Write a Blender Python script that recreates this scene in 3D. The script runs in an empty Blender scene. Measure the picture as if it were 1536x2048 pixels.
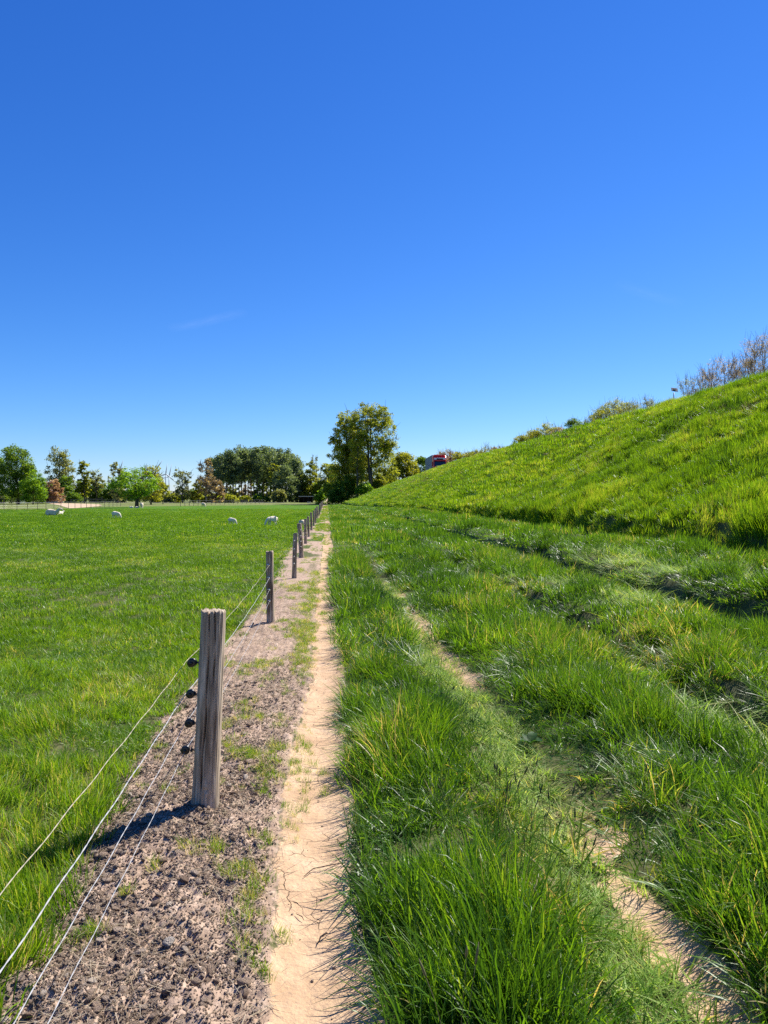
import bpy, bmesh, math, random
import numpy as np
from mathutils import Vector, Matrix
random.seed(7)
R = math.radians
sc = bpy.context.scene
C = sc.collection

# ------------------------------------------------------------------ camera
EYE = 1.55
YAW, PITCH = R(4.37), R(1.12)
cam = bpy.data.cameras.new('camera')
cam.sensor_fit = 'VERTICAL'; cam.sensor_height = 36; cam.lens = 26.0
cam.clip_start = 0.05; cam.clip_end = 90000
camo = bpy.data.objects.new('camera', cam); C.objects.link(camo)
camo.location = (0, 0, EYE)
camo.rotation_euler = (math.pi/2 - PITCH, 0, -YAW)
sc.camera = camo
# ------------------------------------------------------------------ light
SUN_AZ, SUN_EL = R(52), R(47)          # azimuth clockwise from +Y (the way the path runs)
w = bpy.data.worlds.new('World'); sc.world = w; w.use_nodes = True
wn = w.node_tree; wn.nodes.clear()
sky = wn.nodes.new('ShaderNodeTexSky'); sky.sky_type = 'NISHITA'; sky.sun_disc = False
sky.sun_elevation = SUN_EL; sky.sun_rotation = SUN_AZ
sky.altitude = 0; sky.air_density = 1.0; sky.dust_density = 0.0; sky.ozone_density = 6.0
hs = wn.nodes.new('ShaderNodeHueSaturation'); hs.inputs['Saturation'].default_value = 1.0
hs.inputs['Hue'].default_value = 0.515; hs.inputs['Value'].default_value = 1.0
bg = wn.nodes.new('ShaderNodeBackground'); bg.inputs['Strength'].default_value = 0.0758
wo = wn.nodes.new('ShaderNodeOutputWorld')
wn.links.new(sky.outputs[0], hs.inputs['Color'])
# the camera's colour response: each channel of the sky raised to a power and scaled
sp = wn.nodes.new('ShaderNodeSeparateColor'); cb = wn.nodes.new('ShaderNodeCombineColor')
wn.links.new(hs.outputs[0], sp.inputs[0])
for i_, (g_, k_) in enumerate(((1.64, .845), (1.13, .873), (.87, 1.117))):
    p1 = wn.nodes.new('ShaderNodeMath'); p1.operation = 'MULTIPLY'; p1.inputs[1].default_value = .1366
    p2 = wn.nodes.new('ShaderNodeMath'); p2.operation = 'POWER'; p2.inputs[1].default_value = g_
    p3 = wn.nodes.new('ShaderNodeMath'); p3.operation = 'MULTIPLY'; p3.inputs[1].default_value = k_/.1366
    wn.links.new(sp.outputs[i_], p1.inputs[0]); wn.links.new(p1.outputs[0], p2.inputs[0]); wn.links.new(p2.outputs[0], p3.inputs[0]); wn.links.new(p3.outputs[0], cb.inputs[i_])
wn.links.new(cb.outputs[0], bg.inputs['Color'])
wn.links.new(bg.outputs[0], wo.inputs['Surface'])
sl = bpy.data.lights.new('sun', 'SUN'); sl.energy = 5.0; sl.angle = R(0.53); sl.color = (1.0, 0.955, 0.88)
so = bpy.data.objects.new('sun', sl); C.objects.link(so)
sdir = Vector((math.sin(SUN_AZ)*math.cos(SUN_EL), math.cos(SUN_AZ)*math.cos(SUN_EL), math.sin(SUN_EL)))
so.rotation_euler = sdir.to_track_quat('Z', 'Y').to_euler()
so.location = (20, 20, 40)
sc.view_settings.view_transform = 'Standard'; sc.view_settings.look = 'None'
sc.view_settings.exposure = 0.85; sc.view_settings.gamma = 1
sc.view_settings.use_curve_mapping = False
sc.cycles.max_bounces = 8; sc.cycles.diffuse_bounces = 3; sc.cycles.transmission_bounces = 5
sc.cycles.transparent_max_bounces = 8; sc.cycles.glossy_bounces = 2
sc.cycles.use_denoising = False
sc.cycles.sample_clamp_indirect = 6

# ------------------------------------------------------------------ helpers
def rays(px):                            # heading (radians clockwise from +Y) of an image column
    return math.atan((px-768)/1479.0) + YAW
def ground_at(px, py, z=0.0):            # pixel row -> point on a level plane
    D = (EYE-z)*1479.0/(py-995.0)
    return at(px, D)
def at(px, D):                           # image column + depth along the view -> X, Y
    a = rays(px); r = D/math.cos(math.atan((px-768)/1479.0))
    return (r*math.sin(a), r*math.cos(a))
def zat(py, D):                          # height of an image row at depth D
    return EYE + (995.0-py)/1479.0*D

def _h(ix, iy, s):
    n = (ix.astype(np.int64)*374761393 + iy.astype(np.int64)*668265263 + s*1442695041) & 0xffffffff
    n = ((n ^ (n >> 13))*1274126177) & 0xffffffff
    n = (n ^ (n >> 16)) & 0xffffffff
    return n.astype(np.float64)/4294967295.0
def vnoise(x, y, s=0):
    x = np.asarray(x, float); y = np.asarray(y, float)
    x, y = np.broadcast_arrays(x, y)
    ix = np.floor(x); iy = np.floor(y); fx = x-ix; fy = y-iy
    fx = fx*fx*fx*(fx*(fx*6-15)+10); fy = fy*fy*fy*(fy*(fy*6-15)+10)
    ix = ix.astype(np.int64); iy = iy.astype(np.int64)
    a = _h(ix, iy, s); b = _h(ix+1, iy, s); c = _h(ix, iy+1, s); d = _h(ix+1, iy+1, s)
    return (a*(1-fx)+b*fx)*(1-fy)+(c*(1-fx)+d*fx)*fy
def fbm(x, y, o=4, s=0, g=0.5):
    t = 0; a = 1; n = 0
    for k in range(o):
        t = t + a*(vnoise(np.asarray(x)*2**k+k*17.3, np.asarray(y)*2**k-k*9.1, s+k)*2-1); n += a; a *= g
    return t/n
def sstep(a, b, x):
    t = np.clip((np.asarray(x, float)-a)/(b-a), 0, 1); return t*t*(3-2*t)

# edges of the strips along the path, all as functions of the distance Y
def e_past(y):  return -1.03 + 0.13*fbm(np.asarray(y)*0.5, 3.3, 3, 11) - 0.10*sstep(9, 5, y)*sstep(3, 5, y) - 0.25*sstep(10, 26, y)*0.5
def e_pl(y):    return -0.205 + 0.05*fbm(np.asarray(y)*0.9, 1.7, 3, 12) + 0.055*sstep(3.8, 6, y) + 0.045*sstep(3.2, 2.2, y)
def e_pr(y):    return 0.135 + 0.045*fbm(np.asarray(y)*0.8, 8.1, 3, 13) - 0.04*sstep(4.2, 3.0, y)*sstep(2.2, 3, y) + 0.05*sstep(3.0, 2.2, y)
def e_tr(y):    return 1.10 + 0.07*fbm(np.asarray(y)*0.35, 5.5, 3, 14) - 0.05*sstep(5, 10, y)

def toe(y):     return 8.8 + 0.25*fbm(np.asarray(y)*0.12, 2.2, 2, 15) + 0.9*sstep(16, 9, y) - 5.3*sstep(85, 150, y)
def crest(y):   return 6.55 - 0.75*sstep(105, 160, y)
def gz(x, y):
    """large shape of the land"""
    x = np.asarray(x, float); y = np.asarray(y, float)
    t = toe(y); c = crest(y)
    u = np.clip((x-t)/(18.5-t), 0, 1)
    bank = c*(u + 0.045*np.sin(u*math.pi*2)*0) 
    bank = np.where(u > 0.9, c*(0.9+0.1*np.sin(np.clip((u-0.9)/0.1, 0, 1)*math.pi/2)*0.9+0.01*(u-0.9)/0.1), bank)
    bank = bank + 0.36*sstep(0.0, 0.30, x-t)*(u < 1) * sstep(1, .8, u)
    z = np.where(x < t, 0, bank)
    top = c + (5.72-c)*sstep(18.5, 19.7, x)
    z = np.where(x > 18.5, top, z)
    z = np.where(x > 30, 5.72*(1-sstep(30, 42, x)), z)
    # verge: wheel ruts and hollows running with the path
    v = sstep(1.25, 1.8, x)*sstep(t+0.3, t-0.4, x)
    lump = 0.10*fbm(x*0.9, y*0.33, 3, 21) + 0.05*fbm(x*2.6, y*1.3, 2, 22)
    z = z + v*(lump+0.03)
    for rx, dep, wd, sd in ((2.9, .07, .28, 31), (4.85, .26, .34, 32), (6.6, .15, .36, 33), (8.35, .30, .42, 34)):
        cx = rx + 0.18*fbm(y*0.16, rx, 2, sd)
        z = z - dep*np.exp(-((x-cx)/wd)**2)*sstep(140, 60, y)
    fd = sstep(12.5, 8.8, x)*sstep(130, 50, y)
    for rx, st_, sd in ((2.9, .12, 31), (4.85, .27, 32)):
        cx = rx + 0.18*fbm(y*0.16, rx, 2, sd); z = z + st_*sstep(cx+.06, cx+.26, x)*fd
    z = z + 0.05*np.exp(-((x-0.5)/0.28)**2) + 0.04*np.exp(-((x-1.65)/0.3)**2)
    z = z - 0.025*np.exp(-((x-e_tr(y))/0.2)**2) - 0.02*np.exp(-((x+0.04)/0.15)**2)
    z = z + 0.012*np.exp(-((x+0.62)/0.25)**2)
    z = z + 0.025*fbm(x*0.5, y*0.4, 2, 25)*sstep(-1.1, -1.6, x)*sstep(-200, -40, x)
    z = z + 0.16*fbm(x*0.30, y*0.22, 4, 26)*sstep(9, 10.5, x)*sstep(18.5, 17.5, x)
    return z
def m_soil(x, y):  return sstep(0.05, -0.05, e_past(y)-x+0.05*fbm(np.asarray(x)*6, np.asarray(y)*6, 3, 41))*sstep(-0.05, 0.04, e_pl(y)-x+0.04*fbm(np.asarray(x)*7, np.asarray(y)*7, 2, 42))
def m_path(x, y):  return sstep(-0.03, 0.03, x-e_pl(y)+0.03*fbm(np.asarray(x)*7, np.asarray(y)*7, 2, 43))*sstep(0.03, -0.02, x-e_pr(y))
def m_dirt2(x, y):
    c = e_tr(y)+0.09
    return sstep(0.14, 0.07, abs(x-c)+0.10*fbm(x*6, y*4, 3, 44))*sstep(0.24, 0.40, vnoise(np.asarray(y)*0.9+3.1, 0.5, 45)+0.35*sstep(3.4, 2.4, y))*sstep(17, 8, y)
def gzf(x, y):
    """land with the fine relief of the bare soil"""
    z = gz(x, y)
    s = m_soil(x, y); p = m_path(x, y)
    near = sstep(16, 6, y)
    rough = 0.022*fbm(x*8, y*8, 3, 51) + 0.030*np.abs(fbm(x*19, y*19, 3, 52)) + 0.012*fbm(x*40, y*40, 2, 56) + 0.016*fbm(x*3, y*3, 2, 53)
    z = z + s*rough*near*(1-p) + 0.004*p*near*fbm(x*9, y*5, 3, 54)
    d2 = m_dirt2(x, y)
    z = z + d2*near*0.008*fbm(x*10, y*10, 3, 55)
    return z

def tag(o, label=None, cat=None, group=None, kind=None):
    if label: o['label'] = label
    if cat: o['category'] = cat
    if group: o['group'] = group
    if kind: o['kind'] = kind
    return o
def link(name, me, mat=None, parent=None):
    o = bpy.data.objects.new(name, me); C.objects.link(o)
    if mat and not len(me.materials): me.materials.append(mat)
    if parent: o.parent = parent
    return o
def empty(name, loc=(0, 0, 0), rz=0):
    o = bpy.data.objects.new(name, None); C.objects.link(o); o.location = loc; o.rotation_euler = (0, 0, rz)
    o.empty_display_size = 0.2
    return o
def pymesh(name, v, f, smooth=True):
    me = bpy.data.meshes.new(name)
    v = np.asarray(v, dtype=np.float32)
    if isinstance(f, np.ndarray):
        n, k = f.shape
        me.vertices.add(len(v)); me.vertices.foreach_set('co', v.ravel())
        me.loops.add(n*k); me.loops.foreach_set('vertex_index', f.astype(np.int32).ravel())
        me.polygons.add(n); me.polygons.foreach_set('loop_start', np.arange(0, n*k, k, dtype=np.int32))
        me.update(calc_edges=True)
    else:
        me.from_pydata([tuple(map(float, p)) for p in v], [], f)
    me.polygons.foreach_set('use_smooth', np.full(len(me.polygons), smooth, dtype=bool))
    me.update()
    return me
class MB:
    def __init__(s): s.v = []; s.f = []
    def tube(s, pts, rad, n=6, cap=True):
        pts = [Vector(p) for p in pts]; b = len(s.v)
        for i, p in enumerate(pts):
            d = (pts[min(i+1, len(pts)-1)]-pts[max(i-1, 0)])
            if d.length < 1e-9: d = Vector((0, 0, 1))
            d.normalize()
            u = d.cross(Vector((0, 1, 0))) if abs(d.y) < .9 else d.cross(Vector((1, 0, 0)))
            u.normalize(); w_ = d.cross(u)
            r = rad[i] if hasattr(rad, '__len__') else rad
            for k in range(n):
                a = 2*math.pi*k/n
                s.v.append(p+u*(r*math.cos(a))+w_*(r*math.sin(a)))
        for i in range(len(pts)-1):
            for k in range(n):
                a = b+i*n+k; c = b+i*n+(k+1) % n
                s.f.append((a, c, c+n, a+n))
        if cap:
            s.f.append(tuple(b+k for k in range(n))[::-1]); s.f.append(tuple(b+(len(pts)-1)*n+k for k in range(n)))
        return s
    def box(s, x0, x1, y0, y1, z0, z1, m=None):
        b = len(s.v)
        for z in (z0, z1):
            for x, y in ((x0, y0), (x1, y0), (x1, y1), (x0, y1)):
                p = Vector((x, y, z)); s.v.append(m @ p if m else p)
        for q in ((0, 3, 2, 1), (4, 5, 6, 7), (0, 1, 5, 4), (1, 2, 6, 5), (2, 3, 7, 6), (3, 0, 4, 7)):
            s.f.append(tuple(b+i for i in q))
        return s
    def bar(s, a, b_, w, h):
        a = Vector(a); b_ = Vector(b_); d = b_-a
        q = d.to_track_quat('X', 'Z').to_matrix().to_4x4()
        return s.box(0, d.length, -w/2, w/2, -h/2, h/2, Matrix.Translation(a) @ q)
    def prism(s, prof, y0, y1):           # profile in XZ pulled along Y
        b = len(s.v); n = len(prof)
        for y in (y0, y1):
            for x, z in prof: s.v.append(Vector((x, y, z)))
        s.f.append(tuple(b+i for i in range(n))); s.f.append(tuple(b+n+i for i in range(n))[::-1])
        for i in range(n):
            j = (i+1) % n; s.f.append((b+j, b+i, b+n+i, b+n+j))
        return s
    def build(s, name, mat, parent=None, smooth=False, bevel=0, loc=None):
        me = pymesh(name, s.v, s.f, smooth)
        if bevel:
            bm = bmesh.new(); bm.from_mesh(me)
            bmesh.ops.recalc_face_normals(bm, faces=bm.faces[:])
            bmesh.ops.bevel(bm, geom=bm.edges[:], offset=bevel, segments=2, affect='EDGES', profile=0.5)
            bm.to_mesh(me); bm.free()
        o = link(name, me, mat, parent)
        if loc: o.location = loc
        return o

# ------------------------------------------------------------------ materials
def mat(name, col=(.5, .5, .5), rough=.7, spec=.3, metal=0, vary=0.0, vscale=8, bump=0, bscale=40):
    m = bpy.data.materials.new(name); m.use_nodes = True; nt = m.node_tree
    b = nt.nodes['Principled BSDF']
    b.inputs['Base Color'].default_value = (*col, 1); b.inputs['Roughness'].default_value = rough
    b.inputs['Specular IOR Level'].default_value = spec; b.inputs['Metallic'].default_value = metal
    tc = nt.nodes.new('ShaderNodeTexCoord')
    if vary:
        n = nt.nodes.new('ShaderNodeTexNoise'); n.inputs['Scale'].default_value = vscale; n.inputs['Detail'].default_value = 5
        nt.links.new(tc.outputs['Object'], n.inputs['Vector'])
        r = nt.nodes.new('ShaderNodeMapRange'); r.inputs[1].default_value = .3; r.inputs[2].default_value = .7
        r.inputs[3].default_value = 1-vary; r.inputs[4].default_value = 1+vary
        nt.links.new(n.outputs[0], r.inputs[0])
        x = nt.nodes.new('ShaderNodeVectorMath'); x.operation = 'SCALE'; x.inputs[0].default_value = col
        nt.links.new(r.outputs[0], x.inputs['Scale']); nt.links.new(x.outputs[0], b.inputs['Base Color'])
    if bump:
        n2 = nt.nodes.new('ShaderNodeTexNoise'); n2.inputs['Scale'].default_value = bscale; n2.inputs['Detail'].default_value = 6
        nt.links.new(tc.outputs['Object'], n2.inputs['Vector'])
        bp = nt.nodes.new('ShaderNodeBump'); bp.inputs['Strength'].default_value = 1; bp.inputs['Distance'].default_value = bump
        nt.links.new(n2.outputs[0], bp.inputs['Height']); nt.links.new(bp.outputs[0], b.inputs['Normal'])
    return m
def ramp(nt, fac, stops):
    r = nt.nodes.new('ShaderNodeValToRGB'); e = r.color_ramp.elements
    while len(e) < len(stops): e.new(0.5)
    for i, (p, c) in enumerate(stops): e[i].position = p; e[i].color = (*c, 1)
    nt.links.new(fac, r.inputs[0]); return r.outputs[0]
def leafmat(name, stops, trans, rough=.45, spec=.4, tmix=.45, attr='rnd', atype='GEOMETRY', jitter=0.25):
    """thin leaf: diffuse and glossy front, light passing through"""
    m = bpy.data.materials.new(name); m.use_nodes = True; nt = m.node_tree; nt.nodes.clear()
    out = nt.nodes.new('ShaderNodeOutputMaterial')
    a = nt.nodes.new('ShaderNodeAttribute'); a.attribute_name = attr; a.attribute_type = atype
    fac = a.outputs['Fac']
    if jitter:
        a2 = nt.nodes.new('ShaderNodeAttribute'); a2.attribute_name = 'rnd'; a2.attribute_type = 'GEOMETRY'
        mm = nt.nodes.new('ShaderNodeMath'); mm.operation = 'MULTIPLY_ADD'; mm.inputs[1].default_value = jitter*2
        mm.inputs[2].default_value = -jitter
        nt.links.new(a2.outputs['Fac'], mm.inputs[0])
        ad = nt.nodes.new('ShaderNodeMath'); ad.operation = 'ADD'
        nt.links.new(fac, ad.inputs[0]); nt.links.new(mm.outputs[0], ad.inputs[1]); fac = ad.outputs[0]
    col = ramp(nt, fac, stops)
    b = nt.nodes.new('ShaderNodeBsdfPrincipled'); b.inputs['Roughness'].default_value = rough
    b.inputs['Specular IOR Level'].default_value = spec
    nt.links.new(col, b.inputs['Base Color'])
    t = nt.nodes.new('ShaderNodeBsdfTranslucent')
    mc = nt.nodes.new('ShaderNodeMix'); mc.data_type = 'RGBA'; mc.blend_type = 'MULTIPLY'; mc.inputs[0].default_value = 1
    nt.links.new(col, mc.inputs[6]); mc.inputs[7].default_value = (*trans, 1)
    nt.links.new(mc.outputs[2], t.inputs['Color'])
    mx = nt.nodes.new('ShaderNodeMixShader'); mx.inputs[0].default_value = tmix
    nt.links.new(b.outputs[0], mx.inputs[1]); nt.links.new(t.outputs[0], mx.inputs[2])
    nt.links.new(mx.outputs[0], out.inputs['Surface'])
    return m
GT = (2.5, 2.1, 0.8)
M = {}
M['tall'] = leafmat('tall_grass', [(0, (.022, .062, .010)), (.35, (.052, .135, .010)), (.75, (.105, .225, .010)), (.93, (.20, .28, .04)), (1, (.40, .34, .16))], GT, .38, .28, .42, 'tint', 'INSTANCER', .38)
M['slope'] = leafmat('slope_grass', [(0, (.030, .080, .006)), (.35, (.082, .18, .007)), (.7, (.145, .27, .008)), (1, (.26, .31, .05))], GT, .42, .25, .45, 'tint', 'INSTANCER', .36)
M['past'] = leafmat('pasture_grass', [(0, (.032, .090, .006)), (.4, (.085, .19, .008)), (.75, (.145, .27, .010)), (.93, (.24, .32, .04)), (1, (.42, .38, .18))], GT, .40, .28, .42, 'tint', 'INSTANCER', .36)
M['pale'] = leafmat('trodden_grass', [(0, (.12, .24, .03)), (.5, (.28, .42, .08)), (1, (.58, .55, .24))], (1.8, 1.7, .8), .5, .15, .40, 'tint', 'INSTANCER', .3)
M['dead'] = leafmat('dead_grass', [(0, (.14, .10, .05)), (.5, (.26, .20, .10)), (1, (.42, .34, .20))], (1.2, 1.1, .9), .7, .15, .35, 'tint', 'INSTANCER', .3)
M['straw'] = leafmat('dry_straw', [(0, (.16, .11, .07)), (.5, (.34, .26, .16)), (1, (.55, .46, .32))], (1, 1, 1), .6, .2, .2, 'tint', 'INSTANCER', .3)

def groundmat():
    m = bpy.data.materials.new('ground'); m.use_nodes = True; nt = m.node_tree
    b = nt.nodes['Principled BSDF']; b.inputs['Roughness'].default_value = .95; b.inputs['Specular IOR Level'].default_value = .12
    L = nt.links.new
    geo = nt.nodes.new('ShaderNodeNewGeometry')
    def noise(s, d=5, st=(1, 1, 1)):
        mp = nt.nodes.new('ShaderNodeVectorMath'); mp.operation = 'MULTIPLY'; mp.inputs[1].default_value = st
        L(geo.outputs['Position'], mp.inputs[0])
        n = nt.nodes.new('ShaderNodeTexNoise'); n.inputs['Scale'].default_value = s; n.inputs['Detail'].default_value = d
        n.inputs['Roughness'].default_value = .6
        L(mp.outputs[0], n.inputs['Vector']); return n.outputs[0]
    def attr(n):
        a = nt.nodes.new('ShaderNodeAttribute'); a.attribute_name = n; return a.outputs['Fac']
    def mix(f, a, c, t='MIX'):
        x = nt.nodes.new('ShaderNodeMix'); x.data_type = 'RGBA'; x.blend_type = t
        if isinstance(f, float): x.inputs[0].default_value = f
        else: L(f, x.inputs[0])
        for k, q in ((6, a), (7, c)):
            if isinstance(q, tuple): x.inputs[k].default_value = (*q, 1)
            else: L(q, x.inputs[k])
        return x.outputs[2]
    soil = ramp(nt, noise(14, 8), [(.28, (.24, .165, .115)), (.5, (.38, .27, .195)), (.62, (.47, .345, .255)), (.78, (.58, .45, .34))])
    soil = mix(ramp(nt, noise(3.1, 3), [(.45, (0, 0, 0)), (.7, (.55, .55, .55))]), soil, (.36, .255, .175))
    path = ramp(nt, noise(5, 7), [(.3, (.43, .275, .155)), (.5, (.56, .375, .22)), (.7, (.63, .445, .285))])
    path = mix(ramp(nt, noise(60, 4), [(.35, (.5, .5, .5)), (.6, (0, 0, 0))]), path, (.36, .25, .165))
    # fine cracks in the dry clay
    wn_ = nt.nodes.new('ShaderNodeTexNoise'); wn_.inputs['Scale'].default_value = 9; wn_.inputs['Detail'].default_value = 3
    L(geo.outputs['Position'], wn_.inputs['Vector'])
    va = nt.nodes.new('ShaderNodeVectorMath'); va.operation = 'MULTIPLY_ADD'; va.inputs[1].default_value = (.13, .13, .0)
    L(wn_.outputs[1], va.inputs[0]); L(geo.outputs['Position'], va.inputs[2])
    vo = nt.nodes.new('ShaderNodeTexVoronoi'); vo.voronoi_dimensions = '2D'; vo.feature = 'DISTANCE_TO_EDGE'; vo.inputs['Scale'].default_value = 7
    L(va.outputs[0], vo.inputs['Vector'])
    ck = ramp(nt, vo.outputs['Distance'], [(.0, (1, 1, 1)), (.02, (0, 0, 0))])
    cm = ramp(nt, noise(2.3, 3), [(.50, (0, 0, 0)), (.60, (1, 1, 1))])
    ckm = mix(1.0, ck, cm, 'MULTIPLY')
    path = mix(ckm, path, (.13, .085, .055))
    turf = ramp(nt, noise(22, 6), [(.3, (.055, .050, .025)), (.5, (.085, .095, .030)), (.7, (.15, .14, .07))])
    far = ramp(nt, noise(.55, 8, (1, .7, 1)), [(.25, (.048, .118, .004)), (.5, (.078, .175, .005)), (.75, (.118, .22, .010))])
    farf = ramp(nt, noise(4.5, 8, (1, .4, 1)), [(.3, (.55, .6, .5)), (.52, (1, 1, 1)), (.7, (1.3, 1.2, 1.2))])
    far = mix(1.0, far, farf, 'MULTIPLY')
    dry = ramp(nt, noise(.35, 8), [(.3, (.10, .14, .03)), (.5, (.17, .20, .06)), (.7, (.27, .24, .11))])
    dry = mix(1.0, dry, farf, 'MULTIPLY')
    col = mix(attr('far'), turf, far)
    col = mix(attr('dry'), col, dry)
    def ragged(at_, nz, k=1.3, s=3.5):
        q = nt.nodes.new('ShaderNodeMath'); q.operation = 'MULTIPLY_ADD'; q.inputs[1].default_value = k; q.inputs[2].default_value = -.5*k-.5
        L(nz, q.inputs[0]); q2 = nt.nodes.new('ShaderNodeMath'); q2.operation = 'ADD'; L(q.outputs[0], q2.inputs[0]); L(at_, q2.inputs[1])
        q3 = nt.nodes.new('ShaderNodeMath'); q3.operation = 'MULTIPLY_ADD'; q3.inputs[1].default_value = s; q3.inputs[2].default_value = .5; q3.use_clamp = True
        L(q2.outputs[0], q3.inputs[0]); return q3.outputs[0]
    nzz = noise(30, 6)
    col = mix(ragged(attr('soil'), nzz), col, soil)
    col = mix(ragged(attr('path'), nzz), col, path)
    L(col, b.inputs['Base Color'])
    bp = nt.nodes.new('ShaderNodeBump'); bp.inputs['Strength'].default_value = .8; bp.inputs['Distance'].default_value = .012
    L(noise(38, 7), bp.inputs['Height'])
    bp2 = nt.nodes.new('ShaderNodeBump'); bp2.inputs['Strength'].default_value = 1; bp2.inputs['Distance'].default_value = .006; bp2.invert = True
    L(ckm, bp2.inputs['Height']); L(bp.outputs[0], bp2.inputs['Normal'])
    bp3 = nt.nodes.new('ShaderNodeBump'); bp3.inputs['Distance'].default_value = .25
    L(attr('far'), bp3.inputs['Strength']); L(noise(3.0, 8, (1, .6, 1)), bp3.inputs['Height']); L(bp2.outputs[0], bp3.inputs['Normal'])
    L(bp3.outputs[0], b.inputs['Normal'])
    return m
M['ground'] = groundmat()

# ------------------------------------------------------------------ the land
Ys = [-9.0, -6, -4, -2.5, -1.5, -.8, -.3, 0, .3, .6, .9, 1.15]
while Ys[-1] < 6000:
    y = Ys[-1]; Ys.append(y + (max(.0115, min(.0011*y*y, 2.5)) if y < 210 else (y-195)*.25))
Ys = np.array(Ys)
def lin(a, b, n): return np.linspace(a, b, n)
def edge(y0, fn=None): return fn
def strip(name, xs):
    X = np.tile(np.asarray(xs)[None, :], (len(Ys), 1)); Y = np.tile(Ys[:, None], (1, len(xs)))
    Z = gzf(X, Y)
    ny, nx = X.shape
    i = np.arange((ny-1)*nx).reshape(ny-1, nx)[:, :-1].ravel()
    f = np.stack([i, i+1, i+1+nx, i+nx], 1)
    me = pymesh(name, np.stack([X.ravel(), Y.ravel(), Z.ravel()], 1), f)
    s = m_soil(X, Y)*(1-0.75*sstep(8, 22, Y)*sstep(.45, .6, vnoise(X*3, Y*.6, 61))); p = np.maximum(m_path(X, Y)*(1-.8*sstep(14, 40, Y)*sstep(.35, .6, vnoise(Y*.5, 2, 62))), m_dirt2(X, Y)*.9)
    dist = np.hypot(X, Y)
    far = sstep(15, 45, dist)
    # the drier paddocks beyond the pasture fence
    ln = np.where(Y < 128, -39.4 + (Y-90)*(3.8/37.0), -35.6+(Y-128)*0.9)
    dry = sstep(-1.5, 1.5, ln-X + 0.5*fbm(X*.3, Y*.3, 2, 63))*(Y > 60)
    dry = np.maximum(dry, sstep(195, 205, Y)*(X < 8))
    dry = np.maximum(dry, sstep(16.6, 18.3, X)*.35*(X < 30)*(Y < 400)*sstep(60, 130, Y))
    dry = np.maximum(dry, sstep(120, 150, Y)*sstep(4, 8, X)*sstep(.35, .6, vnoise(X*.4, Y*.1, 64))*.8)
    dry = np.maximum(dry, sstep(1.2, 1.6, abs(X+.5)) * 0)
    ss_ = np.maximum(s, m_path(X, Y)*(Y < 60))
    for nme, a in (('soil', ss_), ('path', p), ('far', far), ('dry', dry)):
        at_ = me.attributes.new(nme, 'FLOAT', 'POINT'); at_.data.foreach_set('value', a.ravel().astype(np.float32))
    o = link(name, me, M['ground']); o['kind'] = 'structure'
    return o
neg = -np.geomspace(60, 6000, 14)[::-1]
strip('pasture', np.concatenate([neg, -np.geomspace(3, 55, 42)[::-1], lin(-2.8, -1.25, 16)]))
strip('bare_soil', lin(-1.25, -.20, 84))
strip('dirt_path', lin(-.20, .16, 27))
strip('verge', np.concatenate([lin(.16, 1.4, 48), lin(1.46, 8.0, 76)]))
strip('embankment', np.concatenate([lin(8.0, 11, 26), lin(11.3, 17, 22), lin(17.2, 20.0, 18), lin(21, 42, 16), np.geomspace(48, 6000, 12)]))

asphalt = mat('asphalt', (.055, .055, .058), .9, .2, vary=.15, vscale=3)
def sheet(name, xs, ys, dz, m):
    X, Y = np.meshgrid(xs, ys); Z = gz(X, Y)+dz
    nx = len(xs); i = np.arange((len(ys)-1)*nx).reshape(len(ys)-1, nx)[:, :-1].ravel()
    o = link(name, pymesh(name, np.stack([X.ravel(), Y.ravel(), Z.ravel()], 1), np.stack([i, i+1, i+1+nx, i+nx], 1)), m)
    o['kind'] = 'structure'; return o
sheet('road', [20.0, 22, 24, 26, 27.2], np.arange(-60, 900, 6.0), .02, asphalt)

# ------------------------------------------------------------------ grass
rng = np.random.default_rng(5)
def tuft(n, rad, hmin, hmax, wmin, wmax, lean=.35, curl=.9, seg=4, flat=0.0, seed=0, lo=0.0):
    """one clump of n curved, tapering blades"""
    g = np.random.default_rng(seed)
    V = []; F = []; Rn = []
    for i in range(n):
        a = g.uniform(0, 2*math.pi); r = rad*math.sqrt(g.uniform())
        h = g.uniform(hmin, hmax); wd = g.uniform(wmin, wmax)/2
        d = g.uniform(0, 2*math.pi) if g.uniform() < .5 else a+g.normal()*.5
        th = abs(g.normal())*lean + flat; cu = g.uniform(.2, 1)*curl
        px, py, pz = r*math.cos(a), r*math.sin(a), lo
        sd = d+math.pi/2+g.normal()*.5; sx, sy = math.cos(sd), math.sin(sd)
        b = len(V); c = g.uniform(); st = h/seg
        for k in range(seg+1):
            t = k/seg
            ww = wd*(1-t**1.8)*(.7+.3*min(1, t*4))
            if k < seg:
                V.append((px-sx*ww, py-sy*ww, pz)); V.append((px+sx*ww, py+sy*ww, pz)); Rn += [c, c]
            else:
                V.append((px, py, pz)); Rn.append(c)
            ang = min(th + cu*t*t*1.6, 2.2)
            px += math.cos(d)*math.sin(ang)*st; py += math.sin(d)*math.sin(ang)*st; pz += math.cos(ang)*st
            if pz < .006: pz = .006
        for k in range(seg-1):
            q = b+2*k; F.append((q, q+1, q+3, q+2))
        q = b+2*(seg-1); F.append((q, q+1, q+2))
    me = pymesh('grass_tuft', V, F, True)
    at_ = me.attributes.new('rnd', 'FLOAT', 'POINT'); at_.data.foreach_set('value', np.array(Rn, dtype=np.float32))
    return me
def library(name, meshes, m):
    col = bpy.data.collections.new(name)
    for i, me in enumerate(meshes):
        me.materials.append(m)
        col.objects.link(bpy.data.objects.new('%s_%02d' % (name, i), me))
    return col, len(meshes)
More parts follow.
